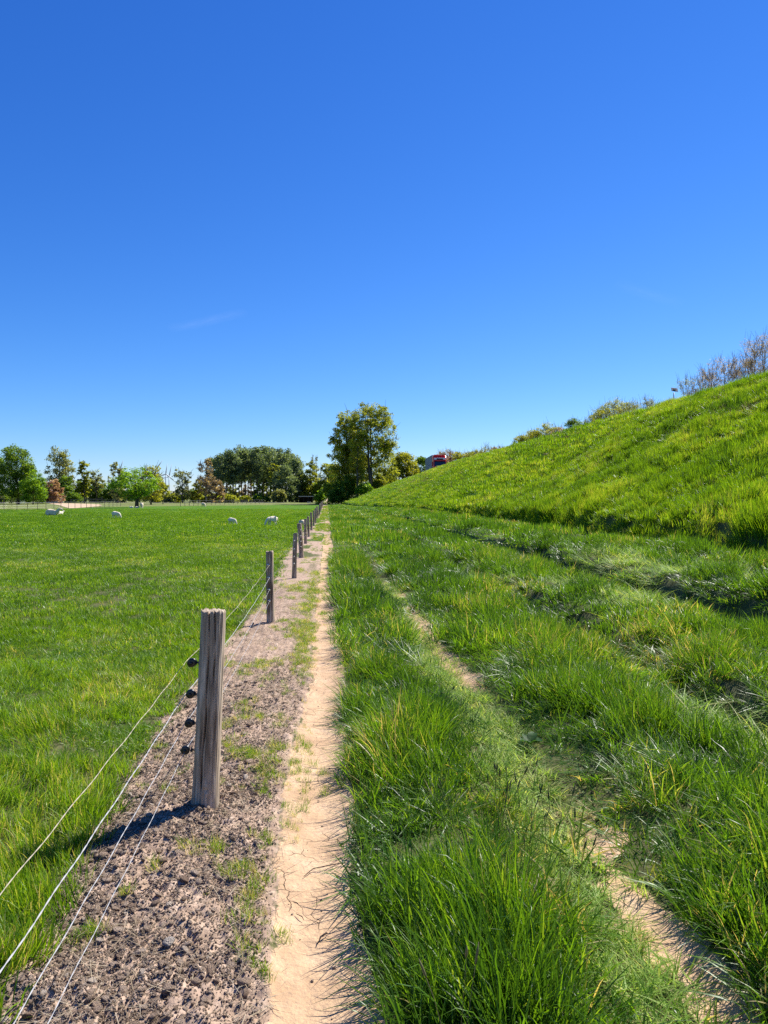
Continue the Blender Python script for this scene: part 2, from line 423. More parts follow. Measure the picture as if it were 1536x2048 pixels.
def scatter(name, lib, P, rot, scl, tint, label=None, cat=None):
    col, nv = lib; n = len(P)
    me = bpy.data.meshes.new(name); me.vertices.add(n); me.vertices.foreach_set('co', P.astype(np.float32).ravel())
    for an, ty, d in (('rot', 'FLOAT_VECTOR', rot), ('scl', 'FLOAT_VECTOR', scl), ('tint', 'FLOAT', tint)):
        a = me.attributes.new(an, ty, 'POINT'); a.data.foreach_set('vector' if ty == 'FLOAT_VECTOR' else 'value', d.astype(np.float32).ravel())
    a = me.attributes.new('idx', 'INT', 'POINT'); a.data.foreach_set('value', rng.integers(0, nv, n).astype(np.int32))
    for m in {o.data.materials[0] for o in col.objects}: me.materials.append(m)
    o = bpy.data.objects.new(name, me); C.objects.link(o)
    ng = bpy.data.node_groups.new(name, 'GeometryNodeTree')
    ng.interface.new_socket('Geometry', in_out='INPUT', socket_type='NodeSocketGeometry')
    ng.interface.new_socket('Geometry', in_out='OUTPUT', socket_type='NodeSocketGeometry')
    N = ng.nodes.new; L = ng.links.new
    gi = N('NodeGroupInput'); go = N('NodeGroupOutput'); ip = N('GeometryNodeInstanceOnPoints'); ci = N('GeometryNodeCollectionInfo')
    ci.inputs['Collection'].default_value = col; ci.inputs['Separate Children'].default_value = True; ci.inputs['Reset Children'].default_value = True
    def na(nm, dt):
        q = N('GeometryNodeInputNamedAttribute'); q.data_type = dt; q.inputs['Name'].default_value = nm; return q.outputs['Attribute']
    L(gi.outputs[0], ip.inputs['Points']); L(ci.outputs[0], ip.inputs['Instance']); ip.inputs['Pick Instance'].default_value = True
    L(na('idx', 'INT'), ip.inputs['Instance Index']); L(na('rot', 'FLOAT_VECTOR'), ip.inputs['Rotation']); L(na('scl', 'FLOAT_VECTOR'), ip.inputs['Scale'])
    L(ip.outputs[0], go.inputs[0])
    md = o.modifiers.new('scatter', 'NODES'); md.node_group = ng
    tag(o, label, cat, kind='stuff')
    return o
def inview(x, y, mg=1.3):
    """keep what the camera, or one a step to its side, can see"""
    a = np.arctan2(x, y)
    m1 = (a > -R(23.0)-mg/np.maximum(np.hypot(x, y), .3)*.7) & (a < R(31.9)+mg/np.maximum(np.hypot(x, y), .3)*.7)
    return m1 & (y > .9)
def pts(x0, x1, y0, y1, dens, mask=None, mg=1.3):
    n = int((x1-x0)*(y1-y0)*dens)
    x = rng.uniform(x0, x1, n); y = rng.uniform(y0, y1, n)
    k = inview(x, y, mg); x, y = x[k], y[k]
    if mask is not None:
        k = rng.uniform(size=len(x)) < mask(x, y); x, y = x[k], y[k]
    return x, y
def place(x, y, sxy, sz, tilt=.12, dz=-.005, fine=True, lean=0.0):
    n = len(x); z = (gzf if fine else gz)(x, y)+dz
    # instances are turned about Z first, then leaned, so neighbours lean the same way
    lx = rng.normal(0, tilt, n); ly = rng.normal(0, tilt, n)
    if lean:
        lx = lx + lean*2*fbm(x*1.6, y*1.3, 3, 301); ly = ly + lean*2*fbm(x*1.6, y*1.3, 3, 302)
    psi = rng.uniform(0, 6.283, n)
    # XYZ euler = Rz(psi) Ry(b) Rx(a); choose a, b so that the world lean is (lx, ly) after the turn
    ax = lx*np.cos(psi)+ly*np.sin(psi); by = -lx*np.sin(psi)+ly*np.cos(psi)
    rot = np.stack([ax, by, psi], 1)
    return np.stack([x, y, z], 1), rot, np.stack([sxy, sxy, sz], 1)
def merge(*L_): return [np.concatenate(q) for q in zip(*L_)]

TN = library('tall_tuft', [tuft(44, .085, .10, [.24, .30, .26][i % 3], .004, [.008, .0095, .007][i % 3], [.42, .60, .50][i % 3], [1.0, 1.4, .8][i % 3], 5, seed=i) for i in range(12)], M['tall'])
TM = library('verge_tuft', [tuft(80, .17, .10, .28, .007, .013, .50, 1.0, 4, seed=20+i) for i in range(6)], M['tall'])
TF = library('distant_tuft', [tuft(110, .55, .12, .30, .02, .035, .4, .6, 3, seed=30+i) for i in range(5)], M['tall'])
SM = library('slope_tuft', [tuft(110, .28, .14, .34, .010, .018, .30, .6, 3, seed=40+i) for i in range(7)], M['slope'])
SF = library('far_slope_tuft', [tuft(110, .8, .12, .28, .03, .05, .3, .6, 3, seed=50+i) for i in range(5)], M['slope'])
PN = library('pasture_tuft', [tuft(42, .065, .07, .17, .003, .006, .38, .9, 4, seed=60+i) for i in range(8)], M['past'])
PM = library('mid_pasture_tuft', [tuft(80, .18, .05, .11, .006, .010, .4, .8, 3, seed=70+i) for i in range(6)], M['past'])
PF = library('far_pasture_tuft', [tuft(100, .6, .04, .085, .018, .03, .4, .6, 3, seed=80+i) for i in range(5)], M['past'])
CT = library('trodden_tuft', [tuft(34, .075, .04, .14, .003, .0065, .35, .5, 4, flat=.75, seed=90+i) for i in range(7)], M['pale'])
LG = library('lodged_tuft', [tuft(30, .10, .20, .40, .005, .010, .45, .6, 5, flat=.95, seed=100+i) for i in range(6)], M['pale'])
ST = library('straw_bit', [tuft(9, .07, .04, .13, .0016, .003, .1, .2, 2, flat=1.45, seed=110+i, lo=.006) for i in range(6)], M['straw'])
FS = library('fine_tuft', [tuft(26, .03, .025, .07, .0016, .003, .5, .8, 3, seed=120+i) for i in range(6)], M['past'])

def hgt(x, y):            # how tall the verge grass stands, in soft patches
    v = .70+1.5*fbm(x*2.0, y*1.3, 3, 71)+.5*fbm(x*.5, y*.35, 2, 72)
    for rx, sd in ((2.9, 31), (4.85, 32), (6.6, 33), (8.35, 34)):
        cx = rx + 0.18*fbm(y*0.16, rx, 2, sd)
        v = v*(1-.75*np.exp(-((x-cx)/.32)**2))*(1+.25*np.exp(-((x-cx-.6)/.3)**2))
    return np.clip(v, .22, 1.5)
def d_tall(x, y):
    a = sstep(0, .05, x-e_pr(y)-.01)*(1-.90*sstep(.25, .14, abs(x-e_tr(y)+.01)))
    a = a*(1-.92*m_dirt2(x, y))*(1-.45*sstep(.12, .0, x-e_tr(y)-.09)*(x > e_tr(y)+.05))
    a = a*sstep(toe(y)+.05, toe(y)-.15, x)
    return a
def lodged(x, y):
    return sstep(.60, .66, vnoise(x*.55+1.7, y*.45+.4, 77)*.6+vnoise(x*1.5, y*1.1, 78)*.4)*sstep(2.0, 2.8, x)*sstep(toe(y)-.2, toe(y)-1.2, x)
def tintv(x, y, base=.5, amp=.35, s=91, f=1.0):
    return np.clip(base + amp*fbm(x*f, y*f*.7, 3, s) + rng.normal(0, .10, len(x)), 0, .74)

# tall grass of the verge
x, y = pts(.1, 5.5, 1.0, 7.5, 175, lambda x, y: d_tall(x, y)*(1-.93*lodged(x, y)))
hump = 1+.30*np.exp(-((x-.52)/.25)**2)*(1 - .45*sstep(.4, .6, vnoise(x*1.1, y*.9, 73)))
sz = hgt(x, y)*rng.uniform(.75, 1.2, len(x))*hump
edge_ = sstep(.0, .22, x-e_pr(y)); sz = sz*(.62+.38*edge_)
trk = sstep(.16, .55, abs(x-e_tr(y)+.03)); sz = sz*(.28+.72*trk)
a = (*place(x, y, rng.uniform(.8, 1.2, len(x)), sz, .30, lean=.35), tintv(x, y, .48, .45))
scatter('verge_grass', TN, *a, 'tall lush green grass beside the dirt path, nearest the camera', 'grass')
x, y = pts(.1, 10.5, 7.0, 19, 42, lambda x, y: d_tall(x, y)*(1-.9*lodged(x, y)))
sz = hgt(x, y)*rng.uniform(.75, 1.2, len(x))*(.5+.5*sstep(.1, .4, abs(x-e_tr(y)+.02)))*(1+.15*np.exp(-((x-.5)/.25)**2))
a = (*place(x, y, rng.uniform(.8, 1.2, len(x)), sz, .26, lean=.35), tintv(x, y, .48, .5))
x2, y2 = pts(4.8, 10.5, 5.5, 7.2, 42, lambda x, y: d_tall(x, y)*(1-.9*lodged(x, y)))
b_ = (*place(x2, y2, rng.uniform(.8, 1.2, len(x2)), hgt(x2, y2), .16), tintv(x2, y2, .48, .4))
scatter('middle_verge_grass', TM, *merge(a, b_), 'hummocky green grass covering the rutted verge at the slope foot', 'grass')
x, y = pts(.3, 9.5, 18.5, 150, 7, lambda x, y: d_tall(x, y)*(.4+.6*sstep(90, 40, y)))
sc_ = 1+.0*y
sz = hgt(x, y)*rng.uniform(.8, 1.2, len(x))*(1-.45*sstep(60, 110, y))*.8
sx = rng.uniform(.6, 1.0, len(x))*(.55+.45*sstep(.2, 1.0, x))
a = (*place(x, y, sx, sz, .12, fine=False), tintv(x, y, .5, .35, f=.5))
scatter('distant_verge_grass', TF, *a, 'green verge grass receding towards the trees right of the path', 'grass')
# lodged, flattened patches and the trodden second track
x, y = pts(1.8, 9, 1.5, 18, 36, lodged)
a = place(x, y, rng.uniform(.8, 1.3, len(x)), rng.uniform(.7, 1.2, len(x)), .14)
a = (*a, np.clip(rng.normal(.30, .3, len(x)), 0, 1))
scatter('flattened_grass', LG, *a, 'long grass blown flat in pale tangled patches on the verge', 'grass')
x, y = pts(.6, 1.7, 1.0, 16, 330, lambda x, y: sstep(.25, .13, abs(x-e_tr(y)+.06))*(1-.90*m_dirt2(x, y))*sstep(14.5, 9, y))
a = (*place(x, y, rng.uniform(.7, 1.2, len(x)), rng.uniform(.5, 1.3, len(x))*.9, .2), np.clip(rng.normal(.45, .2, len(x)), 0, 1))
scatter('trodden_grass', CT, *a, 'short pale trodden grass along the second wheel track', 'grass')
# slope of the embankment
def d_slope(x, y): return sstep(-.12, .06, x-toe(y))*sstep(19.2, 18.7, x)
def tsl(x, y, n): return np.clip(.50+.34*fbm(x*.5, y*.35, 4, 93)+.25*fbm(x*1.6, y*.8, 2, 94)+rng.normal(0, .09, n)+.20*sstep(.62, .85, vnoise(x*.9, y*.55, 95))-.10*sstep(.55,.75,vnoise(x*.5,y*.3,195))+.20*sstep(14, 17.5, x)*sstep(50, 130, y), 0, .98)
x, y = pts(8.2, 19.2, 8, 48, 26, lambda x, y: d_slope(x, y)*(.35+.65*sstep(46, 36, y)))
sz = rng.uniform(.6, 1.2, len(x))*(.85+.9*fbm(x*.9, y*.7, 3, 96))*(1+.45*sstep(.7, .1, abs(x-toe(y)-.15)))
a = (*place(x, y, rng.uniform(.8, 1.2, len(x)), sz, .16, fine=False, lean=.35), tsl(x, y, len(x)))
scatter('slope_grass', SM, *a, 'bright sunlit grass covering the near embankment slope', 'grass')
x, y = pts(3, 19.3, 40, 175, 3.6, lambda x, y: d_slope(x, y)*(.3+.7*sstep(150, 80, y)))
sz = rng.uniform(.7, 1.1, len(x))*(1-.3*sstep(70, 140, y))
a = (*place(x, y, rng.uniform(.7, 1.1, len(x)), sz, .1, fine=False), tsl(x, y, len(x)))
scatter('distant_slope_grass', SF, *a, 'grass covering the far stretch of the embankment slope', 'grass')
DS = library('dead_tuft', [tuft(26, .22, .18, .42, .005, .010, .35, .5, 3, seed=130+i) for i in range(5)], M['dead'])
x, y = pts(8.6, 18.8, 8, 120, 7, lambda x, y: sstep(.56, .72, vnoise(x*.8, y*.45, 195)*.7+vnoise(x*2.2, y*1.4, 196)*.3+.10*sstep(13, 17.5, x)+.08*sstep(60, 120, y)))
s2 = rng.uniform(.7, 1.1, len(x))*(1+.5*sstep(30, 100, y))
a = (*place(x, y, s2, rng.uniform(.6, 1.0, len(x)), .2, fine=False), rng.uniform(0, 1, len(x)))
scatter('dead_stalks', DS, *a, 'thin brown dead stalks standing in patches on the embankment slope', 'grass')
# pasture
def d_past(x, y): return sstep(-.06, .05, e_past(y)-x+.04*fbm(x*6, y*6, 2, 41))
def hp(x, y): return np.clip(.72+1.1*fbm(x*1.1, y*1.1, 3, 97)*sstep(9, 4, y)+.3*fbm(x*.4, y*.4, 2, 98)+.25*sstep(5.5, 2.5, y), .4, 1.35)
x, y = pts(-6.5, -.85, 1.0, 9.5, 190, lambda x, y: d_past(x, y)*(.45+.55*sstep(9.5, 6.5, y)))
sz = hp(x, y)*rng.uniform(.75, 1.2, len(x))*(1-.15*sstep(.3, 0, e_past(y)-x))
a = (*place(x, y, rng.uniform(.8, 1.2, len(x)), sz, .18, lean=.4), tintv(x, y, .54, .4, 99, 1.2))
scatter('pasture_grass', PN, *a, 'dense green pasture grass left of the wire fence, nearest the camera', 'grass')
x, y = pts(-17, -.85, 7, 30, 34, lambda x, y: d_past(x, y)*(.4+.6*sstep(30, 22, y)))
sz = hp(x, y)*rng.uniform(.75, 1.2, len(x))
a = (*place(x, y, rng.uniform(.8, 1.2, len(x)), sz, .12), tintv(x, y, .50, .34, 99, .9))
scatter('middle_pasture_grass', PM, *a, 'evenly grazed pasture grass in the middle distance', 'grass')
x, y = pts(-46, -1.0, 24, 100, 5.0, lambda x, y: d_past(x, y)*(.25+.75*sstep(90, 45, y)))
a = (*place(x, y, rng.uniform(.7, 1.1, len(x)), rng.uniform(.6, 1.2, len(x)), .08, fine=False), tintv(x, y, .42, .22, 99, .5))
scatter('distant_pasture_grass', PF, *a, 'short grazed grass around the sheep', 'grass')
# soil strip: sprigs, straw and clods
def sprig(x, y):
    v = vnoise(x*3.3, y*2.2, 81)*.5+vnoise(x*11, y*11, 82)*.5
    e = np.exp(-((x-e_pl(y)+.10)/.09)**2)*.30
    return sstep(.66, .84, v+e+.10*sstep(3.2, 8, y)*sstep(-.75, -.35, x)-.05*sstep(4, 2, y))*(m_soil(x, y) > .3)
x, y = pts(-1.3, -.1, 1.0, 16, 1000, lambda x, y: sprig(x, y)*(1-.6*sstep(6, 12, y)))
sz = rng.uniform(.5, 1.4, len(x))
sz = sz*.8
a = (*place(x, y, sz*(1+.8*sstep(6, 12, y)), sz, .35), np.clip(rng.normal(.75, .22, len(x)), 0, 1))
x2, y2 = pts(-.24, .18, 1.3, 16, 260, lambda x, y: sstep(.60, .70, vnoise(x*6, y*2.0, 83)))
s2 = rng.uniform(.4, 1.0, len(x2))
b_ = (*place(x2, y2, s2, s2, .25), np.clip(rng.normal(.6, .15, len(x2)), 0, 1))
scatter('grass_sprigs', FS, *merge(a, b_), 'short sparse grass sprigs growing through the bare soil beside the path', 'grass')
x, y = pts(-1.3, -.55, 14, 130, 9, lambda x, y: sstep(.5, .7, vnoise(x*1.5, y*.5, 85)))
x2, y2 = pts(-.6, .1, 9, 140, 60, lambda x, y: sstep(.42, .62, vnoise(x*2.5, y*.55, 86)+.2*sstep(20, 60, y)))
x = np.concatenate([x, x2]); y = np.concatenate([y, y2]); s2 = rng.uniform(.25, .5, len(x))*(.6+.4*sstep(14, 40, y))
a = (*place(x, y, s2*1.1, s2*1.1, .2, fine=False), np.clip(rng.normal(.6, .2, len(x)), 0, 1))
scatter('path_edge_grass', PM, *a, 'low grass creeping over the soil strip and path further along', 'grass')
x, y = pts(-1.25, .1, 1.1, 13, 420, lambda x, y: m_soil(x, y)*(.35+.65*sstep(3.0, 6, y)))
s2 = rng.uniform(.5, 1.3, len(x))
a = (*place(x, y, s2, s2*.6, .1, .004), rng.uniform(0, 1, len(x)))
scatter('straw_litter', ST, *a, 'dry straw bits strewn over the bare soil strip', 'straw')

def clod(seed, sub=2):
    g = np.random.default_rng(seed)
    bm = bmesh.new(); bmesh.ops.create_icosphere(bm, subdivisions=sub, radius=1)
    st = g.uniform(.7, 1.25, 3); dirs = g.normal(size=(9, 3)); dirs /= np.linalg.norm(dirs, axis=1)[:, None]; lim = g.uniform(.55, .9, 9)
    for v in bm.verts:
        p = np.array(v.co)
        for d, l in zip(dirs, lim):
            k = p @ d
            if k > l: p = p - d*(k-l)*.85
        p = p*st*(1+.16*math.sin(p[0]*7+seed)*math.sin(p[1]*6+2*seed)*math.sin(p[2]*8)+g.normal()*.05)
        v.co = p
    me = bpy.data.meshes.new('clod'); bm.to_mesh(me); bm.free()
    me.polygons.foreach_set('use_smooth', np.ones(len(me.polygons), dtype=bool))
    return me
M['clod'] = mat('soil_clod', (.42, .31, .235), .95, .1, bump=.04, bscale=6)
_nt = M['clod'].node_tree; _a = _nt.nodes.new('ShaderNodeAttribute'); _a.attribute_name = 'tint'; _a.attribute_type = 'INSTANCER'
_nt.links.new(ramp(_nt, _a.outputs['Fac'], [(0, (.36, .25, .175)), (.45, (.53, .39, .285)), (.8, (.65, .50, .38)), (1, (.78, .65, .52))]), _nt.nodes['Principled BSDF'].inputs['Base Color'])
CL = library('clod', [clod(i) for i in range(9)], M['clod']); CR = library('crumb', [clod(20+i, 1) for i in range(7)], M['clod'])
x, y = pts(-1.25, -.15, 1.0, 7, 52000, lambda x, y: m_soil(x, y)*(1-.8*sstep(3, 6.5, y))*sstep(.0, .10, e_pl(y)-x)*(.35+.65*sstep(.3, .6, vnoise(x*5, y*5, 187))))
s2 = .0022+.0055*rng.uniform(size=len(x))**3
a = place(x, y, s2, s2*.75, 1.0, 0)
scatter('soil_crumbs', CR, *a, rng.uniform(0, 1, len(x)), 'fine crumbs of dry soil between the larger clods', 'soil')
def heap(x, y): return m_soil(x, y)*sstep(.30, .62, vnoise(x*2.6, y*2.2, 87)*.7+vnoise(x*8, y*8, 88)*.3+.05)*(1-.5*sstep(-.5, -.3, x))
x, y = pts(-1.25, -.15, 1.0, 9, 3200, lambda x, y: heap(x, y)*(1-.85*sstep(3.5, 8, y))*sstep(.02, .10, e_pl(y)-x))
s2 = .0035+.015*rng.uniform(size=len(x))**7.0
s2 = np.where(rng.uniform(size=len(x)) < .0012, s2+.010, s2)
a = place(x, y, s2*1.1, s2*.6, .35, 0)
a[0][:, 2] += s2*.1
scatter('soil_clods', CL, *a, rng.uniform(0, 1, len(x)), 'crumbly brown clods of loosened earth along the fence line', 'soil')
x, y = pts(-.22, .16, 1.2, 7, 80, lambda x, y: m_path(x, y)); s2 = .002+.005*rng.uniform(size=len(x))**3
a = place(x, y, s2, s2, 1, 0)
scatter('path_grit', CL, *a, rng.uniform(0, 1, len(x)), 'small grit lying on the smooth sandy path', 'grit')

# foxtail stems standing above the grass
def foxtail(seed):
    g = np.random.default_rng(seed); V = MB()
    for _ in range(3):
        a = g.uniform(0, 6.28); l = g.uniform(.32, .52); r0 = g.uniform(0, .05); dx, dy = math.cos(a), math.sin(a); k = g.uniform(.05, .30)
        P = [(dx*(r0+k*l*t*t), dy*(r0+k*l*t*t), l*t) for t in (0, .3, .6, .85, 1)]
        V.tube(P, [.0011]*5, 4)
        hl = g.uniform(.035, .06); e = Vector(P[-1]); d = (Vector(P[-1])-Vector(P[-2])).normalized()
        V.tube([e, e+d*hl*.2, e+d*hl*.6, e+d*hl], [.0016, .0038, .0036, .001], 6)
    return pymesh('foxtail', V.v, V.f)
M['fox'] = leafmat('foxtail', [(0, (.07, .085, .035)), (.5, (.12, .14, .05)), (1, (.20, .19, .09))], (1.2, 1.2, 1), .7, .2, .25, 'tint', 'INSTANCER', 0)
FX = library('foxtail', [foxtail(i) for i in range(6)], M['fox'])
x, y = pts(.25, 4.5, 1.6, 11, 3.2, lambda x, y: d_tall(x, y)*sstep(.3, .6, vnoise(x*1.7, y*1.7, 89)))
x2 = rng.uniform(.70, .92, 11); y2 = rng.uniform(2.6, 3.3, 11); x = np.concatenate([x, x2]); y = np.concatenate([y, y2])
s2 = rng.uniform(.6, .95, len(x))
a = place(x, y, s2, s2, .12)
scatter('foxtail_stems', FX, *a, rng.uniform(0, 1, len(x)), 'thin foxtail grass stems with dark seed heads above the verge', 'grass')

# ------------------------------------------------------------------ wire fence along the path
def woodmat(name, base, dark, light):
    m = bpy.data.materials.new(name); m.use_nodes = True; nt = m.node_tree; L = nt.links.new
    b = nt.nodes['Principled BSDF']; b.inputs['Roughness'].default_value = .88; b.inputs['Specular IOR Level'].default_value = .15
    tc = nt.nodes.new('ShaderNodeTexCoord')
    def nz(st, s, d=6):
        v = nt.nodes.new('ShaderNodeVectorMath'); v.operation = 'MULTIPLY'; v.inputs[1].default_value = st; L(tc.outputs['Object'], v.inputs[0])
        n = nt.nodes.new('ShaderNodeTexNoise'); n.inputs['Scale'].default_value = s; n.inputs['Detail'].default_value = d; L(v.outputs[0], n.inputs['Vector']); return n.outputs[0]
    c = ramp(nt, nz((1, 1, .06), 70), [(.3, dark), (.48, base), (.68, light)])
    c2 = ramp(nt, nz((1, 1, .35), 9), [(.35, (.62, .56, .50)), (.55, (1, 1, 1)), (.7, (1.15, 1.12, 1.1))])
    x = nt.nodes.new('ShaderNodeMix'); x.data_type = 'RGBA'; x.blend_type = 'MULTIPLY'; x.inputs[0].default_value = 1
    L(c, x.inputs[6]); L(c2, x.inputs[7]); L(x.outputs[2], b.inputs['Base Color'])
    bp = nt.nodes.new('ShaderNodeBump'); bp.inputs['Distance'].default_value = .003; L(nz((1, 1, .05), 110), bp.inputs['Height']); L(bp.outputs[0], b.inputs['Normal'])
    return m
M['post'] = woodmat('weathered_post', (.39, .315, .235), (.155, .115, .082), (.64, .54, .42))
M['post2'] = woodmat('old_post', (.31, .245, .18), (.13, .095, .068), (.54, .45, .35))
M['wire'] = mat('white_cord', (.40, .40, .40), .5, .4)
M['cord2'] = mat('tan_cord', (.42, .37, .28), .8, .2)
M['black'] = mat('black_plastic', (.012, .012, .013), .35, .5)
M['porcelain'] = mat('pale_insulator', (.72, .68, .58), .4, .5)
M['steel'] = mat('galvanised_steel', (.45, .46, .47), .4, .5, .8)
fence = empty('wire_fence', (-.65, 3.6, 0)); FO = Vector(fence.location)
tag(fence, 'wooden post fence with four pale electric cords between the pasture and the path', 'fence')
def post_mesh(r, h, seed, na=96, nz=130, split=False):
    g = np.random.default_rng(seed); V = []
    th = np.linspace(0, 2*math.pi, na, endpoint=False)
    cracks = [(g.uniform(0, 6.28), g.uniform(.1, .5), g.uniform(.6, 1.0), g.uniform(.006, .011)) for _ in range(4)]
    cracks = [(c[0], c[1], c[2], c[3]*.5) for c in cracks]+[(-1.78, .12, 1.0, .028), (-1.22, .66, 1.0, .024), (-.98, .35, .62, .010), (-1.55, .0, .10, .010)]
    bend = g.normal(0, .012, 2)
    zs = np.linspace(-.25, h, nz)
    for z in zs:
        t = (z)/h
        rr = r*(1.03-.06*t)*(1+.10*np.exp(-max(z, 0)/.10))*np.ones(na)
        rr = rr + r*.05*fbm(np.cos(th)*1.5+3, np.sin(th)*1.5+z*1.4+seed, 3, 200+seed) + .0018*fbm(th*14, z*2.2+0*th, 3, 210+seed)
        for (c, a0, a1, dp) in cracks:
            cc = c+.10*math.sin(z*5+c)+.04*math.sin(z*17)
            dd = np.abs((th-cc+math.pi) % (2*math.pi)-math.pi)
            wgt = float(sstep(a0-.05, a0+.05, t)*sstep(a1+.06, a1, t))
            rr = rr - dp*wgt*np.exp(-(dd/(.062 if na > 100 else .12))**2)*(.6+.4*math.sin(z*23+c))
        # a knot low on the near side
        kd = np.hypot(((th+1.45+math.pi) % (2*math.pi)-math.pi)*r, z-.11)
        rr = rr + .006*np.exp(-(kd/.03)**2) - .014*np.exp(-(kd/.009)**2)
        x = rr*np.cos(th); yy = rr*np.sin(th)
        if split: yy = np.maximum(yy, -r*.25+.004*np.sin(z*9))
        V += [(x[i]+bend[0]*t*t*2, yy[i]+bend[1]*t, z + (.014*float(fbm(math.cos(th[i])*3+seed, math.sin(th[i])*3, 2, 5)) if z > h-.001 else 0)) for i in range(na)]
    F = []
    for k in range(nz-1):
        for i in range(na):
            j = (i+1) % na; F.append((k*na+i, k*na+j, (k+1)*na+j, (k+1)*na+i))
    # weathered end grain: rings stepping in with an uneven surface
    prev = (nz-1)*na
    for q in (.93, .8, .6, .4, .2):
        b = len(V)
        for i in range(na):
            p = V[(nz-1)*na+i]; cx = bend[0]*2
            V.append((cx+(p[0]-cx)*q, p[1]*q, h+.004+.012*float(fbm(p[0]*q*50+seed, p[1]*q*50, 3, 6))))
        for i in range(na):
            j = (i+1) % na; F.append((prev+i, prev+j, b+j, b+i))
        prev = b
    F.append(tuple(prev+i for i in range(na)))
    return pymesh('fence_post', V, F)
posts = [(408, 1624, .061, 1222), (541, 1249, .046, 1103), (588, 1158, .042, 1067), (602.5, 1116.5, .058, 1047), (611, 1088, .046, 1038),
         (617.5, 1074, .045, 1033), (623, 1061, .052, 1025), (627.5, 1052, .045, 1021), (630.6, 1047, .045, 1017)]
PL = []
for px, py, r, h in posts:
    X, Y = ground_at(px, py); PL.append([X, Y, r, zat(h, 1.55*1479/(py-995))-float(gz(X, Y))])
yy = PL[-1][1]
while yy < 138:
    yy += 5.0+random.uniform(-.5, .4); PL.append([-.75-.12*float(sstep(60, 138, yy))+random.uniform(-.04, .04), yy, random.uniform(.042, .052), random.uniform(.84, .96)])
PL.insert(0, [-.60, -1.6, .06, 1.0])
wz = [.72, .565, .42, .285]
lowres = [post_mesh(.047, .9, 40+i, 20, 14, i == 1) for i in range(4)]
for lm in lowres: lm.materials.append(M['post2'])
for i, (X, Y, r, h) in enumerate(PL):
    z0 = float(gz(X, Y))
    if i in (1, 2, 3, 4):
        me = post_mesh(r, h, i, 220 if i == 1 else 40, 150 if i == 1 else 60, i == 3)
        p = link('post', me, M['post'] if i == 1 else M['post2'], fence)
    else:
        p = link('post', lowres[i % 4], None, fence); p.scale = (r/.047, r/.047, h/.9)
    p.location = Vector((X, Y, z0))-FO
    lean = {1: (R(.3), R(2.6)), 2: (0, R(-1.6)), 3: (0, R(1.0)), 4: (0, R(-.6)), 5: (0, R(-1.8)), 6: (0, R(-2.8))}.get(i, (R(random.uniform(-2, 2)), R(random.uniform(-2, 2))))
    p.rotation_euler = (lean[0], lean[1], 0)
    if i == 1: p['label'] = 'thickest, nearest grey weathered post with long cracks and a knot'
    # insulators
    if i == 1:
        for k, z in enumerate(wz):
            s = MB(); x0 = -r+.004-(z-0)*0
            out = .034 if k != 3 else .048
            s.tube([(x0, -.0, z), (x0-out*.45, 0, z)], [.004, .004], 8)
            s.tube([(x0-.002, 0, z), (x0-.005, 0, z)], [.010, .010], 10)
            s.tube([(x0-out*.35, 0, z), (x0-out*.5, 0, z), (x0-out*.5, 0, z)], [.008, .013, .006], 12)
            # ring seen from the front
            cx = x0-out-.004
            s.tube([(cx, -.013, z), (cx, -.011, z), (cx, -.004, z), (cx, -.002, z), (cx, .004, z), (cx, .011, z), (cx, .013, z)], [.017, .0215, .0215, .012, .012, .021, .017], 20)
            s.tube([(cx, -.020, z), (cx, -.012, z)], [.006, .008], 10)
            s.build('insulator', M['black'], p, True)
    elif i in (2, 3, 4, 5):
        for k, z in enumerate(wz):
            s = MB(); s.tube([(-.004, -r-.001, z+.012), (.006, -r-.014, z-.012)], [.006, .006], 8)
            s.tube([(-.022, -r-.006, z+.004), (-.004, -r-.010, z+.002)], [.005, .006], 6)
            s.build('insulator', M['porcelain'], p, True)
            if k == 3 and i == 2:
                t_ = MB(); t_.tube([(-r, -.01, z+.012), (-r-.022, -.012, z+.014), (-r-.024, -.012, z+.0)], [.006, .014, .010], 8); t_.build('insulator', M['black'], p, True)
for k, z in enumerate(wz):
    mb = MB(); strands = []
    P = []
    for i in range(len(PL)-1):
        (x0, y0, r0, _), (x1, y1, r1, _) = PL[i], PL[i+1]
        if y0 > 75: break
        off0 = -r0-.036 if i in (0, 1) else (-.01 if i < 6 else -r0)
        off1 = -r1-.036 if i+1 in (0, 1) else (-.01 if i+1 < 6 else -r1)
        nn = 260 if i == 0 else (120 if i == 1 else (24 if i < 4 else 6))
        fy0 = -r0-.008 if i > 1 else 0; fy1 = -r1-.008 if i+1 > 1 else 0
        g0, g1 = float(gz(x0, y0)), float(gz(x1, y1))
        for q in range(nn):
            t = q/nn
            sag = (.035+.012*k)*4*t*(1-t)
            P.append(Vector((x0+off0+(x1+off1-x0-off0)*t, y0+fy0+(y1+fy1-y0-fy0)*t, z+g0+(g1-g0)*t-sag+.0025*math.sin(y0*7+q*.35+k*2)*(i < 2)+(.006*math.sin(q*.9+k) if i in (2, 3) else 0))))
    rad = [.0009, .0013, .0010, .0009][k]
    # two strands twisted round each other
    for s_ in (0, 1):
        Q = []
        for q, p in enumerate(P):
            a = q*1.15+s_*math.pi
            tw = rad*.75 if p.y < 9.2 else 0
            Q.append(p+Vector((math.cos(a)*tw, 0, math.sin(a)*tw))-FO)
        mb.tube(Q, [rad if p.y < 9.2 else rad*1.1 for p in P], 5)
    mb.build('cord', M['cord2'] if k == 0 else M['wire'], fence, True)['label'] = ['topmost tan fence cord', 'thick white second fence cord', 'third fence cord from the top', 'lowest fence cord'][k]

